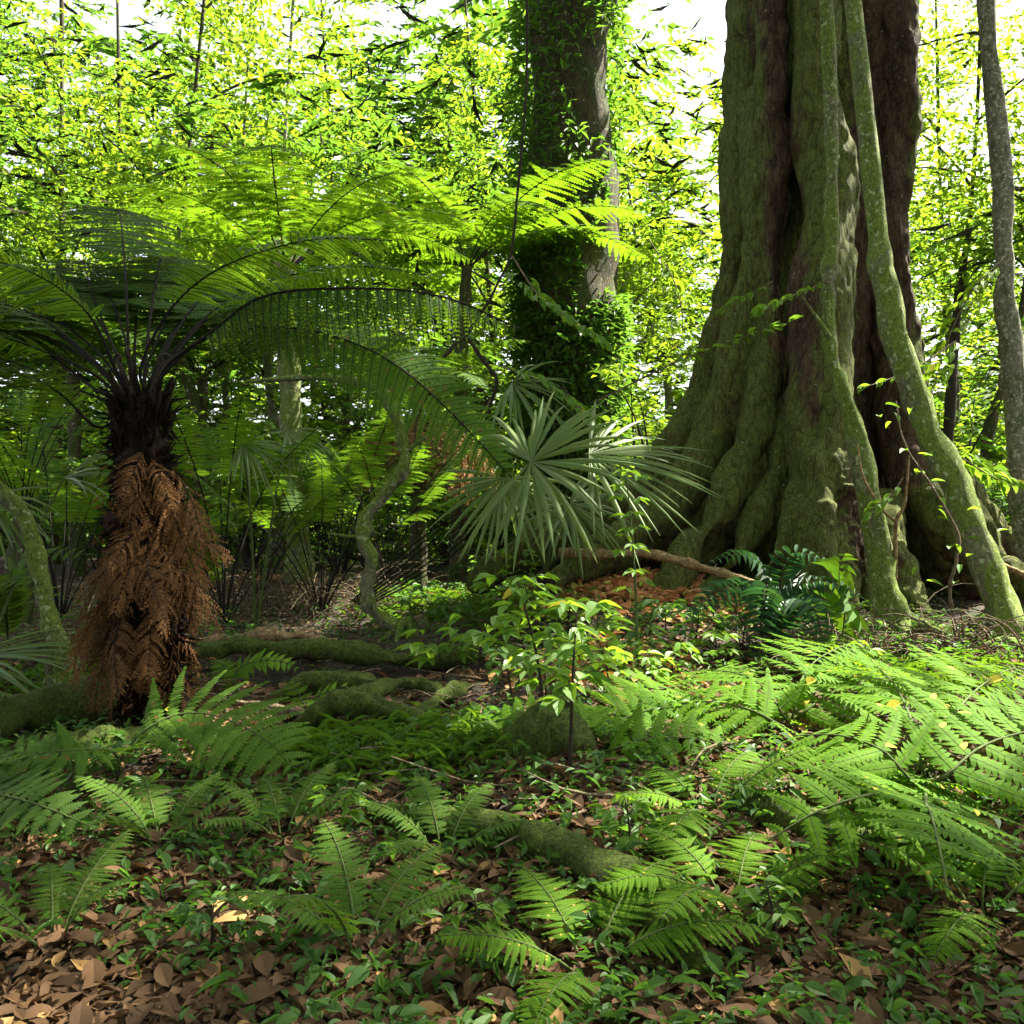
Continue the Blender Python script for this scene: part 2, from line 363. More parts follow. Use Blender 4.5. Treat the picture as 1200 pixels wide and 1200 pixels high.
# ------------------------------------------------------------------ the great buttressed tree
def T3(l):   # pixel paths (px, py, distance) to points
    return np.array([P(*q) for q in l])
def build_big_tree():
    root = thing('buttressed_tree', 'enormous mossy tree with a fluted trunk spreading into buttress roots', 'tree', at(950, 10.6))
    bx, by = root.location[0], root.location[1]; inv = np.array([bx, by, root.location[2]])
    mb = MB()
    def lobe(pts, rad, sides=18, sq=1.0, seed=1):
        p = spline(T3(pts), 30); tube(mb, p - inv, rad, sides, .10, seed, squash=sq, lscale=5)
    # core
    core = np.array([[3.62, 10.9, 15], [3.62, 10.9, 8], [3.60, 10.9, 4.3], [3.58, 10.9, 2.6], [3.55, 10.9, 1.2], [3.5, 10.9, -.2]])
    tube(mb, spline(core, 40) - inv, [.90, .92, .92, .92, .95, 1.0], 28, .06, 3, lscale=6)
    up = -260
    lobe([(905, up, 10.6), (880, 150, 10.5), (872, 300, 10.5), (838, 420, 10.5), (808, 510, 10.4), (758, 575, 10.2), (700, 608, 10.0), (640, 636, 9.8), (590, 660, 9.6), (550, 690, 9.5)], [.32, .32, .30, .28, .28, .31, .32, .27, .20, .06], sq=.8)
    lobe([(900, 100, 10.1), (888, 300, 9.95), (862, 430, 9.8), (832, 520, 9.7), (790, 590, 9.5), (738, 630, 9.1), (685, 660, 8.9), (640, 690, 8.7)], [.24, .24, .23, .22, .22, .23, .18, .05])
    lobe([(905, 0, 9.9), (905, 300, 9.75), (898, 420, 9.6), (878, 520, 9.35), (850, 590, 9.05), (812, 645, 8.75), (782, 690, 8.5), (762, 715, 8.4)], [.15, .15, .15, .15, .15, .15, .12, .05])
    lobe([(930, 430, 9.6), (915, 530, 9.3), (893, 595, 9.0), (862, 650, 8.75), (835, 690, 8.5), (815, 715, 8.3)], [.06, .11, .13, .13, .11, .04])
    
    lobe([(960, -150, 9.8), (964, 150, 9.6), (964, 300, 9.4), (962, 420, 9.2), (960, 520, 9.0), (958, 600, 8.8), (952, 670, 8.6), (945, 730, 8.4)], [.31, .30, .30, .30, .32, .34, .29, .18], 22)
    lobe([(940, 560, 8.95), (920, 620, 8.6), (900, 670, 8.4), (882, 715, 8.2)], [.10, .13, .12, .04])
    lobe([(985, 560, 8.95), (990, 640, 8.65), (985, 700, 8.4), (975, 740, 8.2)], [.10, .13, .12, .05])
    lobe([(1005, 540, 9.5), (1005, 610, 9.2), (1015, 670, 8.9), (1030, 730, 8.6), (1045, 780, 8.3)], [.14, .20, .24, .24, .14])
    lobe([(1046, -150, 10.3), (1050, 150, 10.2), (1050, 300, 10.15), (1054, 430, 10.05), (1062, 520, 9.85), (1090, 590, 9.6), (1130, 640, 9.4), (1185, 675, 9.2), (1260, 705, 9.0)], [.20, .20, .20, .22, .26, .28, .24, .19, .10])
    lobe([(1028, 590, 9.6), (1040, 640, 9.1), (1060, 695, 8.7), (1085, 740, 8.3), (1105, 770, 8.0)], [.2, .22, .18, .13, .06])
    lobe([(915, 200, 10.9), (905, 350, 10.9), (860, 480, 10.8), (800, 590, 10.7), (745, 650, 10.5), (700, 690, 10.4)], [.45, .5, .5, .5, .4, .15])
    lobe([(895, 420, 10.7), (870, 520, 10.45), (845, 600, 10.2), (810, 670, 10.0)], [.3, .36, .36, .25])
    lobe([(1050, 400, 10.8), (1075, 560, 10.6), (1120, 650, 10.3), (1160, 690, 10.1)], [.4, .5, .5, .3])
    lobe([(1060, 500, 11), (1120, 590, 11.2), (1190, 640, 11.4), (1290, 680, 11.6)], [.3, .35, .28, .12])
    me = mb.mesh('trunk', M['big_bark'])
    o = link('trunk', me, root)
    rm = o.modifiers.new('r', 'REMESH'); rm.mode = 'VOXEL'; rm.voxel_size = .024; rm.use_smooth_shade = True
    sm = o.modifiers.new('s', 'SMOOTH'); sm.factor = .5; sm.iterations = 2
    dg = bpy.context.evaluated_depsgraph_get(); ev = o.evaluated_get(dg)
    m2 = bpy.data.meshes.new_from_object(ev); o.modifiers.clear(); o.data = m2; m2.name = 'trunk'
    n = len(m2.vertices); co = np.empty(n * 3, np.float32); m2.vertices.foreach_get('co', co); co = co.reshape(-1, 3).astype(float)
    no = np.empty(n * 3, np.float32); m2.vertices.foreach_get('normal', no); no = no.reshape(-1, 3).astype(float)
    q = co.copy(); q[:, 2] *= .45
    dz = noise(q, 3.2, 4) * .040 + noise(q, 9, 5) * .020 + noise(co * (1, 1, .5), 26, 6) * .012 - np.maximum(0, noise(q * (1, 1, .5), 7.5, 8)) * .035
    wr = co + inv
    # warty, pitted patch low on the middle column; deeper furrows elsewhere
    px = 600 + F * wr[:, 0] / np.maximum(wr[:, 1], 1); py = 600 - F * (wr[:, 2] - CAM_H) / np.maximum(wr[:, 1], 1)
    pit = np.exp(-(((wr[:, 0] - 3.35) / .30) ** 2 + ((wr[:, 2] - 1.35) / .38) ** 2)) + np.exp(-(((wr[:, 0] - 3.55) / .3) ** 2 + ((wr[:, 2] - .8) / .3) ** 2))
    dz = dz + pit * (np.abs(noise(co, 22, 9)) * .05 - .03)
    co2 = co + no * dz[:, None]
    m2.vertices.foreach_set('co', co2.astype(np.float32).ravel())
    brown = np.exp(-(((wr[:, 0] - 4.18) / .26) ** 2)) * np.clip((wr[:, 2] - 1.2) / .8, 0, 1)
    brown2 = np.exp(-(((wr[:, 0] - 2.93) / .16) ** 2)) * np.clip((wr[:, 2] - 1.5) / 1.5, 0, 1)
    moss = .08 - .75 * brown - .35 * brown2 - .25 * np.clip(pit, 0, 1) + noise(q, 1.2, 12) * .05
    a = m2.attributes.new('moss', 'FLOAT', 'POINT'); a.data.foreach_set('value', moss.astype(np.float32))
    m2.update()
    if not m2.materials: m2.materials.append(M['big_bark'])
    # surface roots that leave the foot of the tree
    for pts, rad in (([(700, 664, 9.7), (660, 682, 9.4), (630, 700, 9.0), (600, 722, 8.6)], [.17, .14, .10, .04]),
                     ([(790, 690, 9.1), (760, 705, 8.9), (725, 712, 8.6), (700, 730, 8.2)], [.13, .11, .08, .03]),
                     ([(1045, 735, 8.7), (1075, 750, 8.2), (1120, 768, 7.9), (1150, 790, 7.5)], [.16, .12, .08, .03]),
                     ):
        mb = MB(); p = spline(T3(pts), 22)
        gg = ground(p[:, 0], p[:, 1]); p[:, 2] = np.maximum(np.minimum(p[:, 2], gg + .12), gg - .05)
        tube(mb, p - inv, rad, 14, .12, 5); mb.obj('root', M['log_moss'], root)
    # crown far overhead
    mb = MB(); mc = MB()
    for k in range(9):
        a = k / 9 * 6.28 + .3
        L = random.uniform(4, 6.5); pth = arch((3.62, 10.75, 13 + k * .2), a, random.uniform(25, 55), random.uniform(5, 30), L, 14)
        tube(mb, pth - inv, [.28, .15, .04], 8, .1, k)
        c = pth[rng.integers(6, 14, 1100)] + rng.normal(0, 1, (1100, 3)) * (1.1, 1.1, .6)
        c[:, 2] = np.maximum(c[:, 2], 12.2)
        blades(mc, c - inv, rng.normal(0, 1, (1100, 3)) * (1, 1, .5), (0, 0, 1), rng.uniform(.14, .26, 1100), rng.uniform(.07, .12, 1100), T_LO)
    mb.obj('limbs', M['far_bark'], root); mc.obj('crown', M['canopy'], root, False)
    return root
big = build_big_tree()

# ------------------------------------------------------------------ fern fronds
def frond(path, width, n=26, pn=12, prof=None, dense=1.0, droop=.25, bare=.22, tilt=0.0, sweep=.25, T=T_PINN_LO, once=False, curl=0.0, seed=0, up=(0, 0, 1), rough=.0, rachis=(.010, .003), pw=1.0, prach=True, fill=.66):
    """leaf mesh-builder and stalk mesh-builder for one bipinnate frond along path (world or local); width = longest pinna length"""
    r = np.random.default_rng(seed + 99)
    L = np.concatenate([[0], np.cumsum(np.linalg.norm(np.diff(path, axis=0), axis=1))]); Lt = L[-1]
    lf, st = MB(), MB(); spc = Lt * (1 - bare) / n
    tube(st, path, [rachis[0], rachis[0] * .8, rachis[0] * .55, rachis[1]], 6)
    upv = nrm(np.array(up, float))
    def pos(s):
        p = np.array([np.interp(s * Lt, L, path[:, k]) for k in range(3)])
        q = np.array([np.interp(min(s + .02, 1) * Lt, L, path[:, k]) for k in range(3)]); q0 = np.array([np.interp(max(s - .02, 0) * Lt, L, path[:, k]) for k in range(3)])
        return p, nrm(q - q0)
    for k in range(n):
        s = bare + (1 - bare) * (k + .5) / n
        u = (s - bare) / (1 - bare)
        wl = width * (prof(u) if prof else (min(1, .45 + 2.6 * u) * (1 - u ** 2.4) ** .75 + .03))
        p, t = pos(s)
        N = upv - t * np.dot(upv, t)
        N = nrm(N) if np.linalg.norm(N) > .15 else nrm(np.cross(t, np.cross(np.array([0, 1., .3]), t)))
        for sg in (-1, 1):
            if rough and r.random() < rough * .25: continue
            Sd = nrm(np.cross(t, N)) * sg
            ja = r.normal(0, .05 + rough * .35)
            d = nrm(Sd * math.cos(tilt) * (1 - .1 * ja) + t * (sweep + ja) + N * (math.sin(tilt) + r.normal(0, .10 + rough * .3)))
            wl2 = wl * r.uniform(.93, 1.05) * (1 - rough * r.uniform(0, .5))
            m = 6; tt = np.linspace(0, 1, m)
            pts = p + d * (tt * wl2)[:, None] - N * 0 + np.array([0, 0, -1.]) * (droop * wl2 * tt ** 2)[:, None] + t * (.12 * wl2 * tt ** 2)[:, None]
            pts += nrm(np.cross(d, t)) * (curl * wl2 * np.sin(tt * 5))[:, None]
            if once:      # the pinna is itself one leaf blade
                blades(lf, p[None], d[None], N[None], wl2, wl2 * .20 * pw + .006, T_LANCE); continue
            if prach: tube(st, pts, [rachis[1] * .75, rachis[1] * .3], 3, cap=False)
            c = max(4, int(pn * 1.45 * dense * (wl2 / width) ** .7 + .5))
            tq = (np.arange(c) + .5) / c * .98 + .01
            b = np.stack([np.interp(tq, tt, pts[:, i]) for i in range(3)], -1)
            pd = nrm(np.stack([np.interp(tq, tt, np.gradient(pts[:, i])) for i in range(3)], -1))
            nn = nrm(N - pd * (pd @ N)[:, None])
            sd = np.cross(pd, nn)
            pl = wl2 / c * 1.0
            plen = min(spc * fill, wl2 * .34) * (np.clip(1 - tq ** 2.2, 0, 1) * .92 + .10) * (.75 + .25 * np.minimum(1, tq * 6))
            for s2 in (-1, 1):
                dd = sd * s2 + pd * .42 + nn * (r.normal(0, .06 + rough * .5, (c, 1)) - .10 - rough * .3)
                blades(lf, b, dd, nn, plen * r.uniform(.85, 1.1, c), pl * 1.10 * pw, T)
            blades(lf, b[-1:], pd[-1:], nn[-1:], pl * 1.6, pl, T)
    return lf, st
def add_frond(root, path, width, leaf='fern_dark', stalk='stalk_black', name='frond', label=None, local=True, **kw):
    off = np.array(root.location) if local else 0
    lf, st = frond(np.asarray(path) - off, width, **kw)
    o = lf.obj(name, M[leaf], root, False); st.obj('stalk', M[stalk], o)
    if label: o['label'] = label
    return o

# ------------------------------------------------------------------ the tree fern in front on the left
def build_main_fern():
    base = at(178, 4.95); crown = P(165, 468, 4.95)
    root = thing('tree_fern', 'near tree fern with black arching stalks and a skirt of brown dead fronds', 'tree fern', base)
    inv = np.array(root.location)
    mb = MB()
    p = spline([base + (0, 0, -.1), base + (.02, 0, .5), (base + crown) / 2 + (.0, 0, .05), crown + (0, 0, .02)], 40)
    tube(mb, p - inv, [.17, .13, .12, .12, .13, .135, .11, .05], 44, .34, 3, lscale=11)
    # fibrous stubs and matted roots all over the trunk
    k = 3000; t = rng.uniform(0.02, 1, k); a = rng.uniform(0, 6.28, k)
    c = np.stack([np.interp(t, np.linspace(0, 1, 40), p[:, i]) for i in range(3)], -1)
    o = np.stack([np.cos(a), np.sin(a), np.zeros(k)], -1)
    blades(mb, c + o * .105 - inv, o * .5 + np.stack([np.zeros(k), np.zeros(k), rng.uniform(-1.4, 1.2, k)], -1), o + rng.normal(0, .4, (k, 3)), rng.uniform(.05, .17, k), rng.uniform(.008, .026, k), T_LO)
    mb.obj('trunk', M['fern_trunk'], root)
    for j in range(26):      # cut bases of old stalks
        a_ = j * 2.4; zz = random.uniform(-.30, .02); o_ = np.array([math.cos(a_), math.sin(a_), 0])
        mb = MB(); q_ = crown + o_ * .08 + (0, 0, zz); tube(mb, spline([q_, q_ + o_ * .06 + (0, 0, .07), q_ + o_ * .10 + (0, 0, .16)], 6) - inv, [.019, .014, .008], 7, .2, j); mb.obj('stalk_base', M['fern_trunk'], root)
    c0 = (165, 470, 4.95)
    def T(l, w=.36, **kw):
        pts = spline(T3([(c0[0] + l[0][0], c0[1] + l[0][1], 4.95)] + l[1:]), 26)
        return add_frond(root, pts, w, **kw)
    K = dict(n=27, pn=12, bare=.32, pw=1.05, fill=.70)
    T([(20, 0), (195, 430, 4.9), (245, 392, 4.8), (310, 347, 4.7), (420, 338, 4.6), (520, 348, 4.6), (608, 385, 4.7)], .26, droop=.7, tilt=-.9, sweep=.15, rachis=(0.0115, .005), bare=.22, n=34, pn=12, seed=1, label='dark drooping frond hanging in shade above the green one')
    T([(18, 0), (188, 445, 4.9), (232, 402, 4.85), (300, 383, 4.8), (385, 392, 4.75), (465, 428, 4.7), (535, 490, 4.65), (600, 560, 4.6)], .33, leaf='fern_green', droop=.12, sweep=.35, tilt=-.15, rachis=(0.0094, .003), bare=.3, n=30, pn=17, seed=2, up=(-.15, -.75, .6), label='long light green frond arching over the middle of the picture')
    T([(12, -5), (164, 440, 4.95), (178, 398, 4.9), (215, 345, 4.8), (275, 306, 4.7), (370, 280, 4.6), (460, 282, 4.5)], .40, droop=.3, seed=3, rachis=(0.0094, .004), **K)
    T([(16, -2), (180, 440, 5.0), (215, 398, 5.1), (262, 356, 5.3), (330, 325, 5.5), (420, 312, 5.7), (500, 322, 5.8)], .42, droop=.25, seed=4, rachis=(0.0086, .004), **K)
    T([(-4, -5), (152, 430, 4.95), (149, 370, 5.0), (146, 308, 5.2), (142, 262, 5.7), (138, 245, 6.4), (136, 262, 7.0)], .48, droop=.2, seed=5, rachis=(0.0101, .004), **K)
    T([(-8, -5), (142, 430, 5.0), (128, 395, 5.2), (110, 350, 5.5), (100, 315, 6.0), (98, 305, 6.6)], .45, droop=.2, seed=6, **K)
    T([(-12, -3), (134, 430, 4.9), (118, 392, 4.8), (92, 355, 4.7), (35, 318, 4.55), (-40, 300, 4.4), (-130, 300, 4.3)], .44, droop=.22, seed=7, rachis=(0.0108, .004), **K)
    T([(-14, 0), (118, 430, 5.0), (70, 388, 5.1), (18, 360, 5.2), (-60, 340, 5.3), (-150, 345, 5.4)], .44, droop=.22, seed=8, rachis=(0.0094, .004), **K)
    T([(-18, 2), (112, 440, 4.9), (60, 415, 4.8), (0, 394, 4.7), (-80, 382, 4.6), (-180, 395, 4.5)], .40, droop=.2, seed=9, rachis=(0.0108, .004), **K)
    T([(-22, 6), (105, 462, 4.95), (60, 443, 5.0), (0, 420, 5.0), (-80, 410, 5.0), (-170, 440, 5.0)], .40, droop=.2, seed=10, rachis=(0.0086, .004), **K)
    T([(-16, 3), (110, 455, 5.3), (50, 412, 5.8), (-10, 400, 6.3), (-60, 410, 6.9)], .5, droop=.2, seed=11, **K)
    T([(4, -5), (172, 430, 5.1), (190, 385, 5.4), (212, 335, 5.9), (230, 315, 6.5), (240, 322, 7.1)], .50, droop=.2, seed=12, **K)
    T([(8, -3), (182, 435, 5.3), (215, 400, 5.8), (250, 375, 6.4), (270, 380, 7.0)], .48, droop=.2, seed=13, **K)
    T([(-2, -5), (158, 425, 5.2), (160, 370, 5.6), (165, 330, 6.2), (168, 318, 6.9)], .48, droop=.2, seed=14, **K)
    T([(-24, 20), (112, 500, 4.85), (72, 462, 4.7), (30, 440, 4.5), (-40, 425, 4.2)], .3, droop=.2, seed=15, **K)
    for j, (ax_, ay_) in enumerate([(-60, 345), (60, 320), (190, 300), (265, 330), (300, 350), (20, 372), (115, 330), (235, 372), (-20, 395)]):
        T([((ax_ - 165) * .08, -4), ((ax_ * .35 + 165 * .65), 400 + (ay_ - 330) * .3, 5.2), ((ax_ * .7 + 165 * .3), 350 + (ay_ - 330) * .6, 5.6), (ax_, ay_, 6.1), (ax_ + (ax_ - 165) * .3, ay_ + 22, 6.7)], .46, droop=.25, seed=60 + j, **K)
    # crown hairs and croziers
    for k in range(3):
        a = 1.0 + k * 2.1
        q = arch(crown + np.array([math.sin(a) * .08, -.05 + math.cos(a) * .06, 0]), a, 85, 60, .22, 10)
        th = np.linspace(0, 7, 14); qq = q[-1] + np.stack([np.sin(a) * np.sin(th), np.cos(a) * np.sin(th), 1 - np.cos(th)], -1) * (.035 * (1 - th / 9))[:, None]
        mb = MB(); tube(mb, np.vstack([q, qq[1:]]) - inv, [.016, .012, .006], 7); mb.obj('crozier', M['twig_dark'], root)
    # the dead skirt: three fronds' meshes, turned round the trunk
    lib = []
    for v in range(5):
        L = [.95, .8, 1.05, .75, .9][v]
        pth = arch((0, 0, 0), 0, [-45, -35, -55, -50, -40][v], [-84, -80, -76, -88, -70][v], L, 18, [.3, -.4, .2, .5, -.3][v])
        lf, st = frond(pth, .23, n=15, pn=9, bare=.12, droop=.55, rough=.38, seed=40 + v, curl=.05, sweep=.6, rachis=(.006, .002), pw=1.1, fill=.50, T=T_PINN_LO)
        lib.append((lf.mesh('dead_frond', M['fern_dead'], False), st.mesh('stalk', M['stalk_black'])))
    for k in range(78):
        z = random.uniform(.28, .58) if k % 2 else random.uniform(.5, .86)
        if k >= 60: z = random.uniform(.22, .42)
        a = random.uniform(0, 6.28) if k % 2 else random.uniform(2.0, 4.3)
        if k % 5 == 0: a = random.uniform(4.2, 5.2)
        if k >= 60: a = random.uniform(1.6, 4.8)
        if z > .56: a = random.uniform(1.1, 3.3)
        c = base * (1 - z) + crown * z
        me, sm_ = lib[k % 5]
        o = link('dead_frond', me, root); s_ = link('stalk', sm_, o)
        sc = random.uniform(.36, .74) * min(1, (c[2] - base[2] + .2) / .95)
        setloc(o, c + np.array([math.sin(a), math.cos(a), 0]) * .12 - inv, -a + random.uniform(-.5, .5), sc, ry=random.uniform(-.7, .7), rx=random.uniform(-.45, .12))
    mb = MB(); k = 700; z = rng.uniform(.1, .82, k); a = rng.uniform(0, 6.28, k); rr = rng.uniform(.12, .30, k) * (1.15 - z * .45)
    c = base + (crown - base) * z[:, None] + np.stack([np.cos(a) * rr, np.sin(a) * rr, rng.normal(0, .05, k)], -1)
    blades(mb, c - inv, np.stack([np.cos(a), np.sin(a), rng.normal(-1.2, .7, k)], -1) + rng.normal(0, .5, (k, 3)), rng.normal(0, 1, (k, 3)), rng.uniform(.02, .07, k), rng.uniform(.004, .012, k), T_LANCE)
    mb.obj('withered_leaflets', M['fern_dead'], root, False)
    return root
build_main_fern()

# ------------------------------------------------------------------ other tree ferns and long-stalked ferns behind
LIB = {}
def frond_lib(key, L, width, e0, e1, leaf, stalk, nv=4, **kw):
    out = []
    for v in range(nv):
        r = random.Random(key + str(v))
        pth = arch((0, 0, 0), 0, e0 + r.uniform(-7, 7), e1 + r.uniform(-16, 16), L * r.uniform(.9, 1.08), 20, r.uniform(-.25, .25))
        lf, st = frond(pth, width, seed=hash(key) % 50 + v if False else len(key) * 7 + v, **kw)
        out.append((lf.mesh('frond', M[leaf], False), st.mesh('stalk', M[stalk])))
    LIB[key] = out
    return out
def place_frond(root, lib, k, a, loc, sc=1.0, rx=0.0, name='frond'):
    me, sm_ = lib[k % len(lib)]
    o = link(name, me, root); link('stalk', sm_, o)
    setloc(o, loc, -a, sc, rx=rx); return o
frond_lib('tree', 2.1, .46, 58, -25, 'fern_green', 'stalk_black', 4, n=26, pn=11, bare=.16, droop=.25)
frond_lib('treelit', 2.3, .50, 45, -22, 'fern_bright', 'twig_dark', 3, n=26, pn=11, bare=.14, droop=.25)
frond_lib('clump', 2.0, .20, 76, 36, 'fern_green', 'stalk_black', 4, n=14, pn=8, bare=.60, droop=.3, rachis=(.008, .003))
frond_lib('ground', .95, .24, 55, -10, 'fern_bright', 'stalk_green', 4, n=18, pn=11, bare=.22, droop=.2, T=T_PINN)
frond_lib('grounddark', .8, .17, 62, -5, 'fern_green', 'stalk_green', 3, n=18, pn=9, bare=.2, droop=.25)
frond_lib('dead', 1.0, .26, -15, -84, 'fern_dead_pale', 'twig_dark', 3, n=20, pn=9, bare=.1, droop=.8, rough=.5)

def tree_fern(label, px, d, path, crown_sc, nf, lib='tree', dead=0, tr=.11, name='tree_fern', a0=0.0, rxs=0.0):
    base = at(px, d); root = thing(name, label, 'tree fern', base); inv = np.array(root.location)
    pts = [base + (0, 0, -.15)] + [P(*q) for q in path]; p = spline(pts, 30); mb = MB()
    tube(mb, p - inv, [tr * 1.25, tr, tr * .9, tr * .8], 14, .1, px, lscale=6); mb.obj('trunk', M['stem_moss'] if tr > .125 else M['far_bark'], root)
    top = p[-1] - inv
    for k in range(nf):
        a = a0 + k * 6.283 / nf + random.uniform(-.18, .18)
        place_frond(root, LIB[lib], k, a, top + (math.sin(a) * tr * .5, math.cos(a) * tr * .5, 0), crown_sc * random.uniform(.85, 1.1), random.uniform(-.12, .12) + rxs)
    for k in range(dead):
        a = random.uniform(0, 6.28)
        place_frond(root, LIB['dead'], k, a, top + (math.sin(a) * tr, math.cos(a) * tr, -random.uniform(.05, .5)), 1.35 * random.uniform(.8, 1.2), name='dead_frond')
    return root
tree_fern('slender mossy tree fern trunk rising between the near tree fern and the crooked stem', 352, 11, [(350, 640, 11), (342, 520, 11), (338, 420, 11), (335, 315, 11)], 1.15, 13, 'treelit', tr=.14)
tree_fern('mid distance tree fern wearing brown dead fronds behind the crooked stem', 492, 12.5, [(490, 620, 12.5), (492, 540, 12.5), (490, 478, 12.5)], .85, 11, 'tree', dead=26, tr=.12)
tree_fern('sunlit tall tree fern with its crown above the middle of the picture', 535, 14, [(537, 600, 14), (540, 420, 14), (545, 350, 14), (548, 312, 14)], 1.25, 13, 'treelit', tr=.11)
tree_fern('low tree fern at the left edge with stalks fanning up', 22, 8.6, [(24, 640, 8.6), (26, 598, 8.6)], .8, 12, 'clump', tr=.11)
tree_fern('far tree fern between the left edge and the near tree fern', 90, 14.5, [(88, 560, 14.5), (85, 440, 14.5)], 1.2, 12, 'tree', tr=.12)
tree_fern('far tree fern crowning the gap right of the near tree fern', 235, 16, [(235, 560, 16), (238, 440, 16)], 1.3, 12, 'treelit', tr=.12)

def clump(label, base, n, lib, sc, spread=(0, 6.283), lean=0.0, name='fern', cat='fern', group=None, z=0.0, rx=(-.15, .15), nm='frond'):
    root = thing(name, label, cat, base, group)
    for k in range(n):
        a = spread[0] + (spread[1] - spread[0]) * (k + .5) / n + random.uniform(-.15, .15)
        place_frond(root, LIB['dead' if lib.startswith('ground') and k == 2 else lib], k + random.randrange(4), a, (math.sin(a) * .03, math.cos(a) * .03, z), sc * random.uniform(.8, 1.12), random.uniform(*rx) + lean, name=nm)
    return root
clump('long-stalked fern clump left of the slender mossy trunk', at(305, 10.4), 10, 'clump', 1.0, name='fern')
clump('long-stalked fern clump at the foot of the slender mossy trunk', at(375, 9.8), 12, 'clump', 1.15, rx=(-.3, .1))
clump('long-stalked fern clump close behind the brown skirt', at(262, 9.0), 10, 'clump', 1.25, rx=(-.2, .2))
clump('long-stalked fern clump left of the crooked stem', at(398, 11.5), 12, 'clump', 1.4, rx=(-.2, .2))
clump('long-stalked fern clump behind the leaning sheaf of stalks', at(455, 11), 11, 'clump', 1.3, rx=(-.2, .2))
clump('long-stalked fern clump between the left edge and the brown skirt', at(70, 9.5), 11, 'clump', 1.2, rx=(-.2, .2))
# stalks leaning to the right in a sheaf
def sheaf():
    base = at(415, 9.6); root = thing('leaning_fern', 'fern whose dark stalks lean right in a long parallel sheaf', 'fern', base)
    for k in range(8):
        pts = [(412 + k * 2, 705 + k, 9.4), (470 + k * 5, 650 + k * 3, 9.2), (520 + k * 6, 612 + k * 2, 9.1), (580 + k * 7, 578 + k * 4, 9.0), (640 + k * 5, 566 + k * 5, 8.9)]
        add_frond(root, spline(T3(pts), 20), .22, leaf='fern_green', n=16, pn=8, bare=.62, droop=.3, seed=200 + k, rachis=(.009, .003))
sheaf()

# ------------------------------------------------------------------ fan palm
def fan_leaf(mb, hub, axis, nor, r, n=34, span=300, droop=.35, seed=0, wmul=1.0):
    rr = np.random.default_rng(seed); axis = nrm(axis); nor = nrm(np.array(nor) - axis * np.dot(nor, axis)); sd = np.cross(axis, nor)
    for k in range(n):
        a = R(-span / 2 + span * (k + .5) / n)
        d = axis * math.cos(a) + sd * math.sin(a) + nor * rr.normal(0, .11)
        L = r * rr.uniform(.78, 1.08) * (.80 + .20 * math.cos(a / 2))
        wd = 2 * math.pi * r * .40 * (span / 360) / n * 1.0
        ts = [0, .12, .25, .4, .6, .8, .95, 1]; ws = np.array([.05, .30, .62, 1.0, .86, .55, .2, .03]) * wd * wmul
        dr = droop * rr.uniform(.5, 1.5)
        v = []; f = []
        s = np.cross(d, nor)
        for i, (t, w_) in enumerate(zip(ts, ws)):
            c = hub + d * L * t - np.array([0, 0, 1.]) * dr * L * max(0, t - .35) ** 2 * 1.3
            fold = nor * w_ * .28
            v += [c - s * w_ / 2 - fold, c, c + s * w_ / 2 - fold]
            if i: q = 3 * i; f += [[q - 3, q, q + 1, q - 2], [q - 2, q + 1, q + 2, q - 1]]
        mb.add(np.array(v), f)
def build_palm():
    base = at(640, 8.4)
    root = thing('fan_palm', 'fan palm with wide pleated grey green leaves in front of the great tree', 'palm', base); inv = np.array(root.location)
    mb = MB(); top = base + (0, 0, .28)
    tube(mb, spline([base + (0, 0, -.1), base + (0, 0, .1), top], 10) - inv, [.09, .08, .06], 12, .3, 1); mb.obj('trunk', M['fern_trunk'], root)
    leaves = [((622, 541, 7.0), (.90, -.35, .16), (-.10, -.75, .62), .92, 34, 280, .28),
              ((690, 532, 7.4), (1, -.05, -.06), (.05, -.55, .8), 1.12, 30, 180, .22),
              ((590, 560, 7.5), (-.15, -.3, -.9), (-.2, -.9, .3), .70, 24, 200, .2),
              ((600, 448, 8.6), (.8, -.2, -.25), (0, -.5, .8), .75, 24, 180, .45),
              ((668, 590, 8.2), (.5, -.2, -.5), (.2, -.7, .5), .65, 24, 240, .3)]
    for k, (h, ax, no, r, n, span, dr) in enumerate(leaves):
        hub = P(*h); lf = MB(); fan_leaf(lf, hub - inv, ax, no, r, n, span, dr, k)
        o = lf.obj('leaf', M['palm'], root, False)
        st = MB(); mid = (top + hub) / 2 + np.array([0, .1, .18])
        tube(st, spline([top, mid, hub - nrm(ax) * .02], 14) - inv, [.016, .009], 7); st.obj('stalk', M['stalk_green'], o)
build_palm()
def palm2():
    for label, b, ls in (('small fan palm with drooping leaves left of the slender mossy trunk', at(300, 8.8), [((285, 520, 8.4), (.9, -.2, -.35), (.1, -.5, .85), .62, 20, 150, .6), ((335, 505, 8.6), (.8, -.3, -.3), (0, -.6, .8), .55, 18, 130, .6)]),
                         ('dark fan palm low at the left edge beside the leaning stem', at(-30, 6.6), [((-20, 585, 6.4), (.6, -.4, -.55), (.1, -.6, .7), .55, 20, 160, .5), ((-40, 770, 6.0), (1, -.3, .05), (0, -.4, .9), .95, 24, 110, .25), ((75, 560, 7.0), (.9, -.1, .25), (-.2, -.6, .7), .55, 14, 90, .4)])):
        root = thing('fan_palm', label, 'palm', b); inv = np.array(root.location)
        for k, (h, ax, no, r, n, span, dr) in enumerate(ls):
            hub = P(*h); lf = MB(); fan_leaf(lf, hub - inv, ax, no, r, n, span, dr, k + 30); o = lf.obj('leaf', M['palm'], root, False)
            st = MB(); tube(st, spline([b + (0, 0, .0), (b + hub) / 2 + np.array([0, .05, .15]), hub], 12) - inv, [.015, .009], 6); st.obj('stalk', M['stalk_green'], o)
palm2()

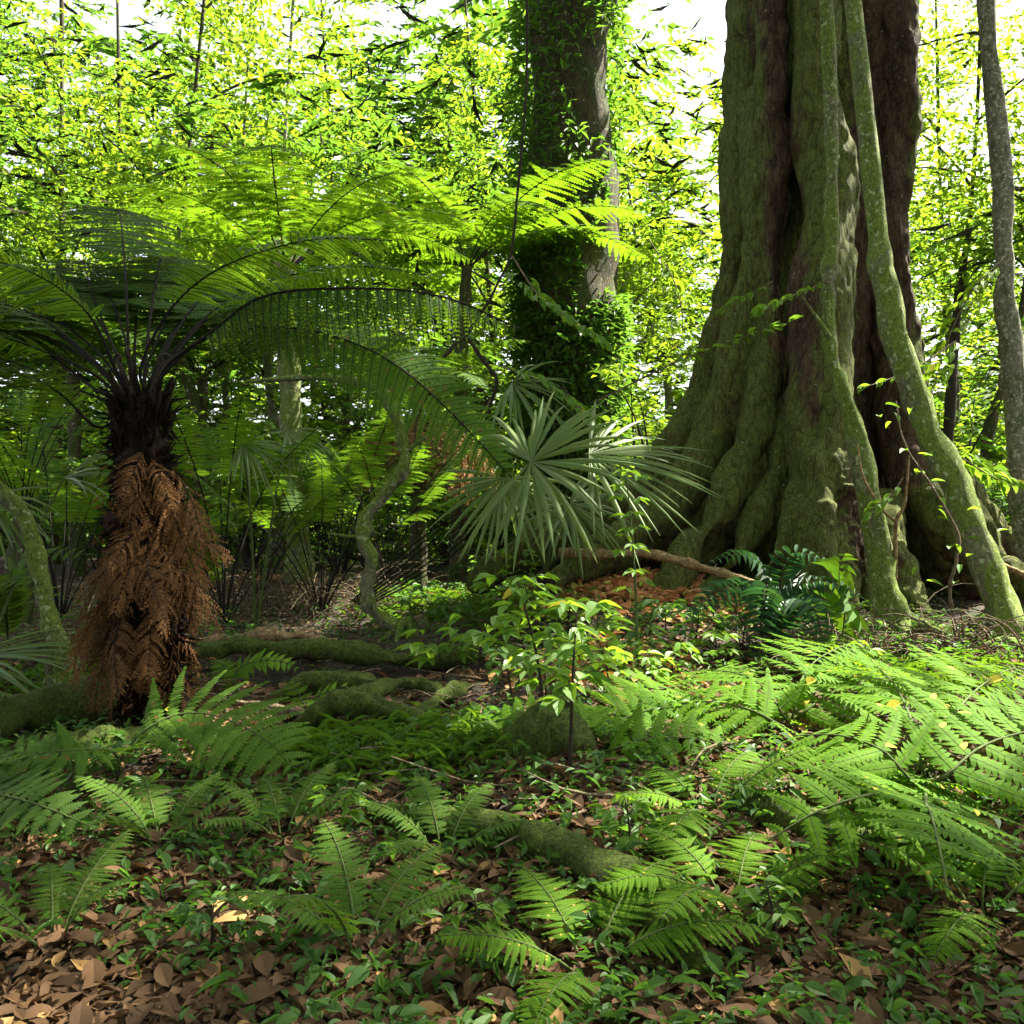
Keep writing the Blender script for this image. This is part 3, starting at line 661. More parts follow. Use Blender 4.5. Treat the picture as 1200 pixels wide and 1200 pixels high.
# ------------------------------------------------------------------ stems, trunks, lianas
def stem(name, label, cat, pts, rad, mat='stem_moss', sides=16, lump=.14, snap=True, group=None, twigs=0, leafy=0, n=44, seed=1, extra=()):
    p = spline(T3(pts), n)
    b = p[0].copy()
    if snap: b[2] = min(b[2], gz(b[0], b[1]))
    root = thing(name, label, cat, b, group); inv = np.array(root.location)
    if snap and p[0][2] > b[2] - .05: p = np.vstack([b - (0, 0, .08), p])
    mb = MB(); tube(mb, p - inv, rad, sides, lump * 1.2, seed, lscale=7)
    if cat == 'tree':
        r0 = rad[0]
        for j in range(5):
            a = j * 1.257 + seed; o_ = np.array([math.cos(a), math.sin(a), 0]); e_ = b + o_ * r0 * random.uniform(2.2, 3.6); e_[2] = gz(e_[0], e_[1]) - .03
            m_ = b + o_ * r0 * 1.3; m_[2] = gz(m_[0], m_[1]) + r0 * .35
            tube(mb, spline([b + o_ * r0 * .3 + (0, 0, r0 * 2.0), m_, e_], 10) - inv, [r0 * .42, r0 * .36, r0 * .12], 9, .2, j)
    mb.obj('trunk' if cat == 'tree' else 'stem', M[mat], root)
    for e, r_ in extra:
        mb = MB(); tube(mb, spline(T3(e), 18) - inv, r_, 8, .1, seed + 2); mb.obj('branch', M[mat], root)
    if leafy:
        lf = MB(); lo = int(len(p) * .35)
        c = p[rng.integers(lo, len(p), leafy)] + rng.normal(0, .16, (leafy, 3))
        blades(lf, c - inv, rng.normal(0, 1, (leafy, 3)) * (1, 1, .4), (0, 0, 1), rng.uniform(.07, .14, leafy), rng.uniform(.03, .05, leafy), T_LEAF)
        lf.obj('foliage', M['seedling'], root, False)
    return root
stem('slender_tree', 'pale mossy slender tree leaning against the middle of the great trunk', 'tree',
     [(1062, 775, 7.7), (1050, 735, 7.75), (1036, 680, 7.9), (1022, 600, 8.0), (1006, 520, 8.1), (985, 450, 8.2), (972, 400, 8.3), (970, 340, 8.35), (974, 280, 8.4), (972, 100, 8.5), (960, -150, 8.6), (955, -500, 8.7)],
     [.16, .13, .112, .098, .09, .08, .068, .066, .066, .065, .06, .06], seed=3,
     extra=[([(972, 395, 8.25), (955, 370, 8.2), (935, 340, 8.1)], [.03, .006])])
stem('slender_tree', 'thick mossy slender tree slanting down to the right edge', 'tree',
     [(1218, 830, 6.7), (1195, 770, 6.8), (1172, 710, 6.95), (1145, 630, 7.1), (1112, 555, 7.25), (1078, 480, 7.4), (1052, 400, 7.5), (1036, 330, 7.6), (1028, 270, 7.7), (1005, 60, 7.9), (970, -250, 8.2), (950, -600, 8.4)],
     [.17, .135, .122, .118, .112, .11, .10, .092, .088, .08, .08, .07], seed=8)
stem('slender_tree', 'pale lichen spotted slender tree standing upright at the right edge', 'tree',
     [(1215, 760, 9.6), (1205, 650, 9.6), (1197, 560, 9.6), (1186, 440, 9.6), (1178, 330, 9.6), (1172, 200, 9.6), (1150, -100, 9.6), (1140, -500, 9.6)],
     [.15, .125, .12, .115, .11, .10, .09, .08], mat='stem_pale', seed=5)
stem('leaning_tree', 'thin mossy tree leaning in from the left edge and bending down', 'tree',
     [(72, 778, 6.3), (62, 735, 6.3), (50, 690, 6.3), (40, 640, 6.35), (20, 595, 6.4), (-20, 560, 6.45), (-90, 520, 6.5), (-200, 400, 6.6)], [.11, .075, .062, .058, .058, .055, .05, .045], seed=6)
stem('crooked_tree', 'crooked mossy stem that winds up from the fallen log and bends left', 'tree',
     [(472, 752, 8.3), (462, 735, 8.3), (435, 715, 8.3), (430, 690, 8.3), (436, 655, 8.3), (424, 630, 8.35), (434, 600, 8.4), (456, 572, 8.45), (474, 545, 8.5), (470, 510, 8.5), (462, 485, 8.5), (446, 460, 8.5), (410, 445, 8.5), (345, 443, 8.6), (290, 447, 8.7)],
     [.10, .072, .065, .06, .055, .07, .062, .055, .058, .065, .06, .055, .045, .03, .018], seed=2, n=70,
     extra=[([(474, 530, 8.5), (495, 515, 8.45), (514, 505, 8.4)], [.03, .008]), ([(425, 630, 8.35), (405, 628, 8.3), (385, 625, 8.3)], [.025, .008]), ([(455, 465, 8.5), (470, 440, 8.6), (500, 420, 8.7)], [.025, .008])])
stem('liana', 'dark zigzag branch hanging above the fan palm', 'liana',
     [(520, 418, 8.9), (545, 396, 9.0), (568, 425, 9.0), (582, 445, 9.0), (576, 470, 9.0), (570, 490, 9.0), (558, 500, 9.0)], [.022, .022, .02, .016, .01], 'twig_dark', 7, snap=False,
     extra=[([(574, 352, 9.0), (584, 330, 9.0), (598, 300, 9.0), (606, 230, 9.0), (618, 60, 9.1), (610, -200, 9.1)], [.014, .014, .014, .014]), ([(580, 334, 9), (560, 322, 9), (542, 312, 9)], [.014, .006]), ([(545, 396, 9.0), (560, 372, 9.0), (574, 352, 9.0)], [.018, .018])])

# epiphyte-covered trunk in the middle distance
def mid_trunk():
    base = at(668, 15.5); root = thing('vine_clad_tree', 'broad vine clad trunk behind the fan palm with a sunlit right side', 'tree', base); inv = np.array(root.location)
    mb = MB(); p = spline([base - (0, 0, .2), P(668, 560, 15.5), P(668, 430, 15.5), P(668, 300, 15.5), P(664, 0, 15.5), P(655, -350, 15.5)], 50)
    tube(mb, p - inv, [.95, .80, .78, .74, .70, .6], 30, .12, 3, lscale=5); mb.obj('trunk', M['far_bark'], root)
    lf = MB(); k = 17000; t = rng.uniform(.05, .95, k); a = rng.uniform(0, 6.28, k)
    c = np.stack([np.interp(t, np.linspace(0, 1, 50), p[:, i]) for i in range(3)], -1); o = np.stack([np.cos(a), np.sin(a), np.zeros(k)], -1)
    c = c + o * (.75 + rng.uniform(0, .35, k) ** 1.3)[:, None] + rng.normal(0, .06, (k, 3))
    keep = noise(c, .9, 7) > -.35; c = c[keep]; o = o[keep]; k = len(c)
    blades(lf, c - inv, o + rng.normal(0, .6, (k, 3)) + (0, 0, -.3), o * .3 + (0, 0, 1), rng.uniform(.12, .26, k), rng.uniform(.05, .10, k), T_LO)
    lf.obj('climbing_leaves', M['canopy_dark'], root, False)
mid_trunk()

# background trunks
far = [(722, 20, .16, 0, 'slim pale far trunk between the vine clad tree and the great tree', 'stem_pale'),
       (800, 24, .12, -40, 'thin leaning far stem just left of the great trunk', 'stem_pale'),
       (1100, 15, .09, 25, 'thin dark stem in the sunlit thicket just right of the great trunk', 'twig_dark'),
       (1128, 19, .13, -15, 'middle stem of the sunlit thicket right of the great trunk', 'far_bark'),
       (1150, 13.5, .07, 35, 'crooked thin stem near the right edge behind the lichened tree', 'far_bark'),
       (318, 18, .12, 5, 'sunlit pale far trunk left of the slender mossy tree fern trunk', 'stem_pale'),
       (228, 15, .09, -6, 'dark mossy trunk close behind the near tree fern', 'far_bark'),
       (262, 20, .10, 10, 'thin far trunk seen right of the brown skirt', 'far_bark'),
       (405, 22, .14, -8, 'far trunk behind the crooked stem', 'far_bark'),
       (555, 21, .12, 12, 'far trunk left of the vine clad tree', 'far_bark'),
       (60, 18, .16, 6, 'far trunk behind the left tree ferns', 'far_bark'),
       (148, 22, .18, -5, 'distant thick trunk behind the crown of the near tree fern', 'far_bark')]
for k, (px, d, r_, ln, lab, mt) in enumerate(far):
    b = at(px, d); root = thing('forest_tree', lab, 'tree', b); inv = np.array(root.location)
    hh = random.uniform(13, 16); sx = ln / 100 * 2
    w1 = random.uniform(-.9, .9)
    p = spline([b - (0, 0, .2), b + (sx * .3 + w1 * .3, 0, 2), b + (sx * .7 - w1 * .4, .1, 4.5), b + (sx * 1.3, .1, 7), b + (sx * 1.8 + w1, 0, hh)], 34)
    mb = MB(); tube(mb, p - inv, [r_ * 1.4, r_, r_ * .9, r_ * .7, r_ * .3, .03], 12, .15, k); mb.obj('trunk', M[mt], root)
    mc = MB(); ml = MB()
    for j in range(7):
        s = p[int(len(p) * (.55 + .06 * j))]
        q = arch(s, random.uniform(0, 6.28), random.uniform(15, 60), random.uniform(-10, 25), random.uniform(1.3, 2.6), 10)
        tube(ml, q - inv, [r_ * .3, .012], 6, .1)
        m_ = 480; c = q[rng.integers(2, 10, m_)] + rng.normal(0, .48, (m_, 3))
        blades(mc, c - inv, rng.normal(0, 1, (m_, 3)) * (1, 1, .6), (0, 0, 1), rng.uniform(.12, .22, m_), rng.uniform(.05, .10, m_), T_LO)
    ml.obj('limbs', M[mt], root); mc.obj('crown', M['canopy'], root, False)

# ------------------------------------------------------------------ understory shrubs (leafy bushes one can tell apart)
def shrub_mesh(seed, h, spread, nb, leaves, leafL, tilt=.4):
    r = random.Random(seed); g = np.random.default_rng(seed); st = MB(); lf = MB()
    for k in range(nb):
        a = r.uniform(0, 6.28); q = arch((r.uniform(-.1, .1), r.uniform(-.1, .1), 0), a, r.uniform(65, 88), r.uniform(10, 60), h * r.uniform(.7, 1.1), 16, r.uniform(-.6, .6))
        tube(st, q, [.022 * h / 2, .012 * h / 2, .004], 6, .1, k)
        for j in range(6):
            s = q[r.randint(5, 15)]; q2 = arch(s, r.uniform(0, 6.28), r.uniform(0, 50), r.uniform(-30, 20), spread * r.uniform(.35, .9), 9)
            tube(st, q2, [.006, .002], 4, cap=False)
            m = leaves; t = g.integers(1, 9, m); c = q2[t] + g.normal(0, .06, (m, 3)); dr = nrm(q2[-1] - q2[0])
            dd = dr * .5 + g.normal(0, .8, (m, 3)) * (1, 1, .3) + np.array([0, 0, -.1])
            blades(lf, c, dd, g.normal(0, tilt, (m, 3)) + (0, 0, 1), g.uniform(.7, 1.2, m) * leafL, g.uniform(.3, .48, m) * leafL, T_LO if leafL < .12 else T_LEAF)
    return st, lf
SH = []
for v, (h, sp, nb, lv, ll) in enumerate([(3.2, 1.1, 9, 26, .16), (4.2, 1.3, 9, 28, .15), (2.4, .9, 8, 22, .14)]):
    a, b = shrub_mesh(100 + v, h, sp, nb, lv, ll); SH.append((a.mesh('stem', M['twig_dark']), b.mesh('foliage', M['canopy'], False), b.mesh('foliage', M['canopy_dark'], False)))
shr = [(760, 14.5, 1, 0, 'bright yellow green shrub filling the gap left of the great trunk'),
       (820, 17, 0, 0, 'tall sunlit shrub close against the left edge of the great trunk'),
       (700, 18, 1, 0, 'sunlit shrub behind the vine clad trunk'),
       (1085, 13.5, 0, 0, 'leafy sunlit shrub against the right edge of the great trunk'),
       (1145, 15, 1, 0, 'sunlit shrub between the two right hand slender trees'),
       (1200, 13.5, 2, 1, 'dark leafy shrub behind the lichened tree at the right edge'),
       (1115, 12.0, 2, 1, 'low dark shrub in the hollow right of the great tree'),
       (585, 17, 0, 0, 'yellow green shrub behind the zigzag branch'),
       (520, 19, 1, 0, 'sunlit shrub behind the mid distance tree fern'),
       (435, 15, 2, 0, 'low sunlit shrub behind the crooked stem'),
       (380, 19, 1, 0, 'far yellow green shrub right of the slender mossy trunk'),
       (290, 15, 0, 0, 'leafy shrub behind the long stalked ferns'),
       (205, 17, 0, 0, 'sunlit shrub behind the crown of the near tree fern'),
       (120, 16, 2, 1, 'dark shrub just left of the near tree fern'),
       (40, 13, 2, 1, 'dark shrub behind the low left tree fern'),
       (-20, 17, 0, 0, 'tall shrub at the far left edge')]
for k, (px, d, v, dk, lab) in enumerate(shr):
    root = thing('shrub', lab, 'shrub', at(px, d, -.05), 'leafy shrubs of the sunlit thicket')
    root.rotation_euler.z = random.uniform(0, 6.28); s_ = random.uniform(.9, 1.15); root.scale = (s_, s_, s_)
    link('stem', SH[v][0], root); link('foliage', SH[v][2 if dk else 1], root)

# the mass of leaves behind, and unseen leaf cover added to shape the light
def leaf_mass(name, label, centres, per, sigma, lo, hi, mat, T=T_LO, zmin=None, lpt=9):
    """leaves set alternately along drooping twigs, the twigs gathered in sprays round the centres"""
    mb = MB(); n = len(centres); nt_ = max(1, per // lpt)
    c = np.repeat(centres, nt_, axis=0); sg = np.repeat(rng.uniform(.6, 1.3, n), nt_)[:, None]
    az = np.repeat(rng.uniform(0, 6.28, n), nt_) + rng.normal(0, 1.0, n * nt_)
    c = c + rng.normal(0, 1, c.shape) * np.array(sigma) * sg
    d = np.stack([np.cos(az), np.sin(az), rng.normal(-.05, .28, len(az))], -1)
    TL = rng.uniform(.5, 1.0, len(c)) * hi * 2.6
    t = (np.arange(lpt) + .5) / lpt
    pos = c[:, None] + d[:, None] * (t[None, :, None] * TL[:, None, None]); pos[..., 2] -= .25 * TL[:, None] * t[None] ** 2
    sg2 = np.where(np.arange(lpt) % 2 == 0, 1., -1.)[None, :, None]
    side = np.stack([-np.sin(az), np.cos(az), np.zeros(len(az))], -1)[:, None]
    ld = side * sg2 * rng.uniform(.5, 1.1, (len(c), lpt, 1)) + d[:, None] * rng.uniform(.4, 1, (len(c), lpt, 1)) + rng.normal(0, .18, (len(c), lpt, 3)) + np.array([0, 0, -.12])
    pos = pos.reshape(-1, 3); ld = ld.reshape(-1, 3); m = len(pos)
    L = np.repeat(rng.uniform(lo, hi, len(c)) * np.repeat(rng.choice([.6, .9, 1.0, 1.5], n), nt_), lpt) * rng.uniform(.7, 1.15, m)
    blades(mb, pos, ld, rng.normal(0, .28, (m, 3)) + (0, 0, 1), L, L * rng.uniform(.36, .52, m), T)
    k = len(c); si = np.cross(nrm(d), (0, 0, 1.)); wd = .006 + .004 * hi     # the twigs themselves, as slim blades
    blades(mb, c, d + (0, 0, -.1), rng.normal(0, 1, (k, 3)), TL, wd * 2, T_LO, 1)
    o = mb.obj(name, [M[mat], M['twig_dark']], None, False); return tag(o, label, 'foliage', kind='stuff')
def far_centres(n, x0, x1, y0, y1, z0, z1, zpow=1.0):
    y = rng.uniform(y0, y1, n); f_ = rng.uniform(x0, x1, n); x = (f_ - 600) / F * y
    z = ground(x, y) + z0 + (z1 - z0) * rng.uniform(0, 1, n) ** zpow
    return np.stack([x, y, z], -1)
def drop_gap(c, gaps):
    px = 600 + F * c[:, 0] / c[:, 1]; py = 600 - F * (c[:, 2] - CAM_H) / c[:, 1]
    k = np.ones(len(c), bool)
    for gx, gy, gr in gaps: k &= (px - gx) ** 2 + (py - gy) ** 2 > gr * gr
    return c[k]
c = far_centres(1150, -160, 1360, 19, 34, 0, 11.5, .9)
c = c[noise(c, .42, 21) > -.30]
def clear_ray(c, start, rad):      # keep the leaves off the path by which the sun reaches a trunk
    v = c - np.array(start); tt = np.clip(v @ np.array(to_sun), 0, 40); dd = np.linalg.norm(v - tt[:, None] * np.array(to_sun), axis=1)
    return c[dd > rad]
c = clear_ray(c, (1.6, 15.3, 3.0), 1.6); c = clear_ray(c, (1.6, 15.3, 5.0), 1.5)
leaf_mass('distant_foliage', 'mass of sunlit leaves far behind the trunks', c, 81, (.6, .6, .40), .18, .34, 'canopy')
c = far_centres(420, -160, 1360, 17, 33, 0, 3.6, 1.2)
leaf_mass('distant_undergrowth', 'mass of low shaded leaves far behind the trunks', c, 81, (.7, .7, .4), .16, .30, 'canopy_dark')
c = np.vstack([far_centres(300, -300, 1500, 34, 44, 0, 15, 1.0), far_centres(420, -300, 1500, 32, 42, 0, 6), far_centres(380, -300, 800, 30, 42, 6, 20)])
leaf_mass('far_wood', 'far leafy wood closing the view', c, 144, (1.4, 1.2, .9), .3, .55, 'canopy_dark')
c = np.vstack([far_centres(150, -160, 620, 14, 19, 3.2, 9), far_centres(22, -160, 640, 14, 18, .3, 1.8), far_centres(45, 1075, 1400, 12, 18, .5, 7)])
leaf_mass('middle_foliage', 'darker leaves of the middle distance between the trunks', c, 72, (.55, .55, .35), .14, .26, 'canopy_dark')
# unseen leaf roof added to shade the near floor, gapped for sun patches
n_ = 900; c = np.stack([rng.uniform(-13, 16, n_), rng.uniform(-4, 13.6, n_), rng.uniform(12.6, 15.5, n_)], -1)
c = c[noise(c, .33, 31) > -.15]
for gx, gy, gr in ((2.3, 4.9, 1.9), (2.1, 3.7, 1.0), (1.0, 6.6, .8), (.3, 6.3, .8), (1.5, 8.7, 1.0), (-.7, 7.4, .5), (.9, 5.0, .7), (.2, 9, .7), (3.2, 7.6, .6), (1.6, 15.5, 1.6), (-1.2, 5.2, .55), (-3.4, 6.2, .7), (-1.6, 8.6, .9), (-.6, 8.4, .5), (2.2, 8.6, .5)):
    k_ = 13.6 / to_sun.z
    c = c[np.hypot(c[:, 0] - gx - to_sun.x * k_ * (c[:, 2] / 14), c[:, 1] - gy - to_sun.y * k_ * (c[:, 2] / 14)) > gr]
leaf_mass('unseen_shade_canopy', 'unseen leaf roof added to shade the near forest floor', c, 90, (.75, .75, .35), .18, .34, 'canopy_dark')
n_ = 330; c = np.stack([rng.uniform(-14, 12, n_), rng.uniform(-12, -1, n_), rng.uniform(6.5, 13, n_)], -1)  # out-of-view leaves added behind the camera to cut the sky fill
leaf_mass('fill_blocking_canopy', 'unseen leaves added behind the viewpoint to dim the sky fill', c[noise(c, .33, 33) > -.3], 60, (.8, .8, .4), .18, .34, 'canopy_dark')
n_ = 230; c = np.stack([rng.uniform(-14, 14, n_), rng.uniform(-14, -7, n_), rng.uniform(0, 5, n_)], -1)  # low unseen leaves, added to block sky light from behind the camera
leaf_mass('fill_blocking_undergrowth', 'unseen undergrowth added behind the viewpoint to dim the sky fill', c, 60, (.8, .8, .5), .18, .34, 'canopy_dark')

def Z(*l): return [PZ(*q) for q in l]
# ------------------------------------------------------------------ logs, branches, roots on the floor
def lying(name, label, cat, pts, rad, mat='log_moss', sides=24, lump=.24, sink=.35, follow=False, branches=(), squash=1.0, seed=1, lscale=4):
    w_ = []
    for q in pts:
        if isinstance(q, np.ndarray): v = q
        elif len(q) == 2: v = G(*q)
        else: v = P(*q)
        w_.append(v)
    p = spline(w_, 70); r_ = np.interp(np.linspace(0, 1, 70), np.linspace(0, 1, len(rad)), rad)
    if follow: p[:, 2] = ground(p[:, 0], p[:, 1]) + r_ * (1 - sink)
    base = p[len(p) // 2].copy(); base[2] = gz(base[0], base[1])
    root = thing(name, label, cat, base); inv = np.array(root.location)
    mb = MB(); tube(mb, p - inv, rad, sides, lump, seed, squash=squash, lscale=lscale); mb.obj('stem', M[mat], root)
    for e, rr in branches:
        mb = MB(); q = spline(e if isinstance(e[0], np.ndarray) else T3(e), 36); tube(mb, q - inv, rr, 16, .3, seed + 3); mb.obj('branch', M[mat], root)
    return root
lying('fallen_log', 'long mossy fallen log lying above the dark hollow', 'log', [(190, 766, 7.3), (265, 758, 7.35), (330, 758, 7.4), (400, 764, 7.45), (450, 770, 7.5), (500, 772, 7.55), (560, 762, 7.7), (620, 755, 7.9)], [.085, .10, .095, .085, .08, .078, .09, .05], lump=.26, seed=2)
lying('fallen_branch', 'split tan branch lying on top behind the mossy log', 'branch', [(225, 752, 7.7), (275, 748, 7.7), (330, 744, 7.7), (395, 750, 7.75)], [.03, .055, .05, .02], 'wood_tan', 10, .3, seed=4)
lying('surface_root', 'thick mossy root arching over the floor below the log', 'root', Z((330, 862, .02), (365, 842, .12), (400, 824, .20), (445, 828, .20), (485, 846, .15), (530, 856, .05)), [.03, .06, .072, .068, .06, .03], lump=.22, seed=6,
      branches=[(Z((405, 822, .20), (450, 806, .22), (485, 800, .20), (510, 810, .16), (516, 826, .10)), [.05, .05, .045, .04, .025]), (Z((485, 842, .15), (510, 824, .17), (535, 808, .17), (562, 802, .12)), [.05, .05, .045, .02])])
lying('surface_root', 'low mossy root lying between the log and the arching root', 'root', Z((318, 818, .02), (360, 801, .10), (410, 796, .12), (450, 806, .10), (470, 822, .02)), [.05, .075, .08, .07, .03], lump=.2, seed=7)
lying('dead_branch', 'thin bare grey stick slanting across the lower left floor', 'branch', Z((255, 820, .10), (300, 827, .10), (345, 835, .10), (392, 850, .08)), [.012, .022, .026, .045], 'twig', 9, .15, seed=8)
lying('surface_root', 'mossy root mound at the lower left edge behind the frond', 'root', Z((-60, 860, .15), (0, 842, .15), (60, 828, .15), (120, 818, .14), (160, 830, .05)), [.12, .13, .12, .12, .06], lump=.2, seed=9)
lying('surface_root', 'mossy root in shade between the tree fern foot and the left edge', 'root', Z((60, 890, .05), (110, 872, .12), (150, 862, .12), (200, 872, .05)), [.09, .1, .09, .05], lump=.25, seed=10)
lying('fallen_branch', 'long bare branch lying across the foot of the great tree', 'branch', [(655, 648, 8.3), (700, 650, 8.3), (755, 648, 8.25), (810, 662, 8.2), (850, 672, 8.1), (900, 690, 8.0)], [.045, .05, .048, .05, .045, .03], 'wood_tan', 10, .2, seed=11)
lying('surface_root', 'rounded mossy root hump near the dark stemmed seedlings', 'root', Z((570, 905, .05), (605, 880, .14), (645, 870, .17), (685, 882, .14), (720, 905, .04)), [.06, .11, .14, .11, .05], lump=.34, seed=12)
lying('surface_root', 'smaller mossy root hump right of the dark stemmed seedlings', 'root', Z((715, 905, .05), (745, 885, .14), (780, 882, .14), (820, 905, .05)), [.04, .09, .08, .04], lump=.34, seed=13)
lying('surface_root', 'long mossy root running right under the bright fern fronds', 'root', Z((690, 842, .08), (760, 836, .15), (830, 848, .15), (900, 845, .15), (980, 850, .12), (1040, 862, .05)), [.03, .06, .07, .07, .06, .03], lump=.2, seed=14)
lying('surface_root', 'root running across the near floor towards the camera', 'root', [(430, 960), (540, 985), (650, 1010), (760, 1080), (830, 1160)], [.04, .07, .075, .07, .03], follow=True, seed=15)
lying('surface_root', 'mossy root crossing the near floor on the right', 'root', [(860, 950), (960, 985), (1060, 1000), (1180, 1050)], [.03, .06, .06, .04], follow=True, seed=16)
lying('tree_stump', 'small reddish broken stump among the herbs behind the log', 'stump', [(497, 752, 8.4), (495, 735, 8.4), (490, 722, 8.4)], [.09, .075, .05], 'twig', 10, .25, seed=18)
lying('fallen_branch', 'pale bare stick at the right edge below the lichened tree', 'branch', [(1150, 655, 8.9), (1180, 665, 8.8), (1215, 680, 8.7)], [.02, .028, .03], 'wood_tan', 8, .2, seed=19)
lying('dead_branch', 'short upright broken stick in the bright ferns', 'branch', [(752, 868, 5.0), (760, 848, 5.05), (768, 828, 5.1)], [.018, .016, .014], 'twig', 7, .2, seed=20)
# leaning sticks beside the great tree
stem('dry_sapling', 'forked yellow dry sapling standing at the foot of the great tree', 'sapling', [(1048, 705, 8.0), (1049, 660, 7.9), (1050, 612, 7.85), (1060, 590, 7.8), (1066, 530, 7.8)], [.022, .02, .018, .012, .008], 'wood_tan', 8, extra=[([(1050, 612, 7.85), (1035, 598, 7.8), (1012, 560, 7.8), (1005, 520, 7.8)], [.014, .012, .006])])
stem('bent_sapling', 'thin crooked sapling standing in front of the dark root hollow', 'sapling', [(1130, 778, 6.9), (1120, 740, 6.9), (1113, 690, 6.85), (1120, 660, 6.8), (1122, 625, 6.8), (1095, 575, 6.8), (1060, 520, 6.8), (1050, 470, 6.8)], [.016, .015, .015, .014, .012, .01, .008, .005], 'twig', 7, leafy=26)
stem('bent_sapling', 'short leaning twig in the dark root hollow', 'sapling', [(1148, 770, 7.3), (1158, 745, 7.3), (1172, 715, 7.3)], [.016, .014, .008], 'twig', 7)

# ------------------------------------------------------------------ seedlings with broad leaves
def seedling(label, base, h, n, L, mat='seedling', seed=0, lean=(0, 0), whorl=3, group='broad leaved seedlings of the forest floor', sm='twig_dark', name='seedling'):
    root = thing(name, label, 'seedling', base, group); r = np.random.default_rng(seed)
    q = spline([(0, 0, -.02), (lean[0] * .3 * h, lean[1] * .3 * h, h * .5), (lean[0] * h, lean[1] * h, h)], 16)
    st = MB(); tube(st, q, [.007 + h * .004, .003], 6, .1)
    lf = MB()
    for k in range(n):
        t = (.35 + .65 * (k + 1) / n); s = np.array([np.interp(t, np.linspace(0, 1, 16), q[:, i]) for i in range(3)])
        a0 = r.uniform(0, 6.28)
        for j in range(whorl):
            a = a0 + j * 6.28 / whorl + r.normal(0, .25); e = r.uniform(.0, .45); pl = L * r.uniform(.5, 1.8)
            tip = s + np.array([math.cos(a) * math.cos(e), math.sin(a) * math.cos(e), math.sin(e)]) * pl
            tube(st, spline([s, (s + tip) / 2 + (0, 0, .01), tip], 5), [.0022, .0014], 4, cap=False)
            for i in range(3):     # a twig tip carries three leaves
                b = a + (i - 1) * .9 + r.normal(0, .15); dd = np.array([math.cos(b), math.sin(b), r.uniform(-.35, .15)])
                LL = L * r.uniform(.75, 1.15)
                blades(lf, tip[None], dd, np.array([r.normal(0, .25), r.normal(0, .25), 1.]), LL, LL * r.uniform(.42, .55), T_LEAF)
    st.obj('stem', M[sm], root); lf.obj('foliage', M[mat], root, False)
    return root
sl = [((668, 905), .62, 8, .085, 'seedling', 'tallest dark stemmed seedling in the middle foreground'),
      ((640, 868), .66, 8, .08, 'seedling', 'dark stemmed seedling standing left of the tallest one'),
      ((628, 760), .50, 7, .085, 'seedling', 'bright broad leaved seedling below the fan palm'),
      ((590, 745), .42, 6, .09, 'seedling', 'seedling with wide light leaves left below the fan palm'),
      ((560, 795), .32, 4, .12, 'seedling', 'low seedling with large pointed leaves and one yellow leaf behind the log end'),
      ((520, 800), .22, 3, .11, 'seedling', 'low seedling with large leaves overhanging the mossy log'),
      ((700, 760), .22, 4, .075, 'seedling', 'seedling in front of the orange roots'),
      ((745, 780), .22, 4, .08, 'seedling_dark', 'seedling under the tall green sapling stem'),
      ((780, 745), .22, 4, .09, 'seedling_dark', 'dark green seedling right of the orange roots'),
      ((815, 770), .28, 4, .09, 'seedling_dark', 'dark glossy seedling left of the dark shield fern'),
      ((655, 800), .30, 5, .075, 'seedling', 'small bright seedling between the two dark stemmed ones'),
      ((715, 815), .26, 4, .08, 'seedling', 'small spreading seedling on the brown litter'),
      ((600, 830), .26, 4, .07, 'seedling_dark', 'shaded seedling at the right end of the arching root'),
      ((845, 790), .22, 4, .075, 'seedling', 'low seedling just above the bright fronds'),
      ((575, 700), .38, 5, .08, 'seedling', 'seedling at the dark hollow beneath the fan palm'),
      ((545, 690), .30, 5, .09, 'seedling_dark', 'long leaved seedling right of the leaning stalks'),
      ((480, 720), .24, 5, .09, 'seedling_dark', 'narrow leaved herb beside the foot of the crooked stem'),
      ((790, 800), .18, 3, .08, 'seedling', 'tiny bright seedling on the litter right of the middle'),
      ((610, 700), .40, 6, .085, 'seedling', 'light green seedling right below the hub of the fan palm'),
      ((665, 745), .22, 4, .075, 'seedling', 'pale seedling left of the orange roots'),
      ((755, 815), .20, 4, .075, 'seedling', 'low seedling just behind the light bottom fern'),
      ((640, 840), .30, 5, .08, 'seedling', 'bushy seedling at the foot of the two dark stemmed ones'),
      ((530, 740), .24, 4, .085, 'seedling_dark', 'herb beside the reddish stump'),
      ((870, 760), .20, 4, .07, 'seedling_dark', 'small dark herb at the foot of the shield fern'),
      ((1010, 800), .20, 4, .07, 'seedling', 'small herb at the foot of the slender mossy tree'),
      ((400, 980), .16, 4, .06, 'seedling', 'small seedling on the near floor left of the middle'),
      ((740, 1010), .18, 4, .06, 'seedling', 'small seedling beside the near root'),
      ((910, 1110), .15, 3, .055, 'seedling', 'small seedling on the near floor at the right'),
      ((250, 1120), .14, 3, .055, 'seedling_dark', 'small dark seedling on the near floor at the left'),
      ((560, 1110), .12, 3, .05, 'seedling', 'tiny seedling at the bottom in the middle')]
for k, (g_, h, n, L, mt, lab) in enumerate(sl):
    big_ = 1.3 if g_[1] < 906 else 1.0
    seedling(lab, G(*g_), h * (1.15 if big_ > 1 else 1), n, L * big_, mt, 300 + k, (random.uniform(-.2, .2), random.uniform(-.2, .2)))
# the tall thin green sapling stem crossing the fan palm
root = seedling('tall thin green stemmed sapling rising in front of the fan palm', G(748, 790), 1.35, 9, .10, 'seedling', 400, (-.06, 0), 2, group=None, sm='stalk_green', name='sapling')
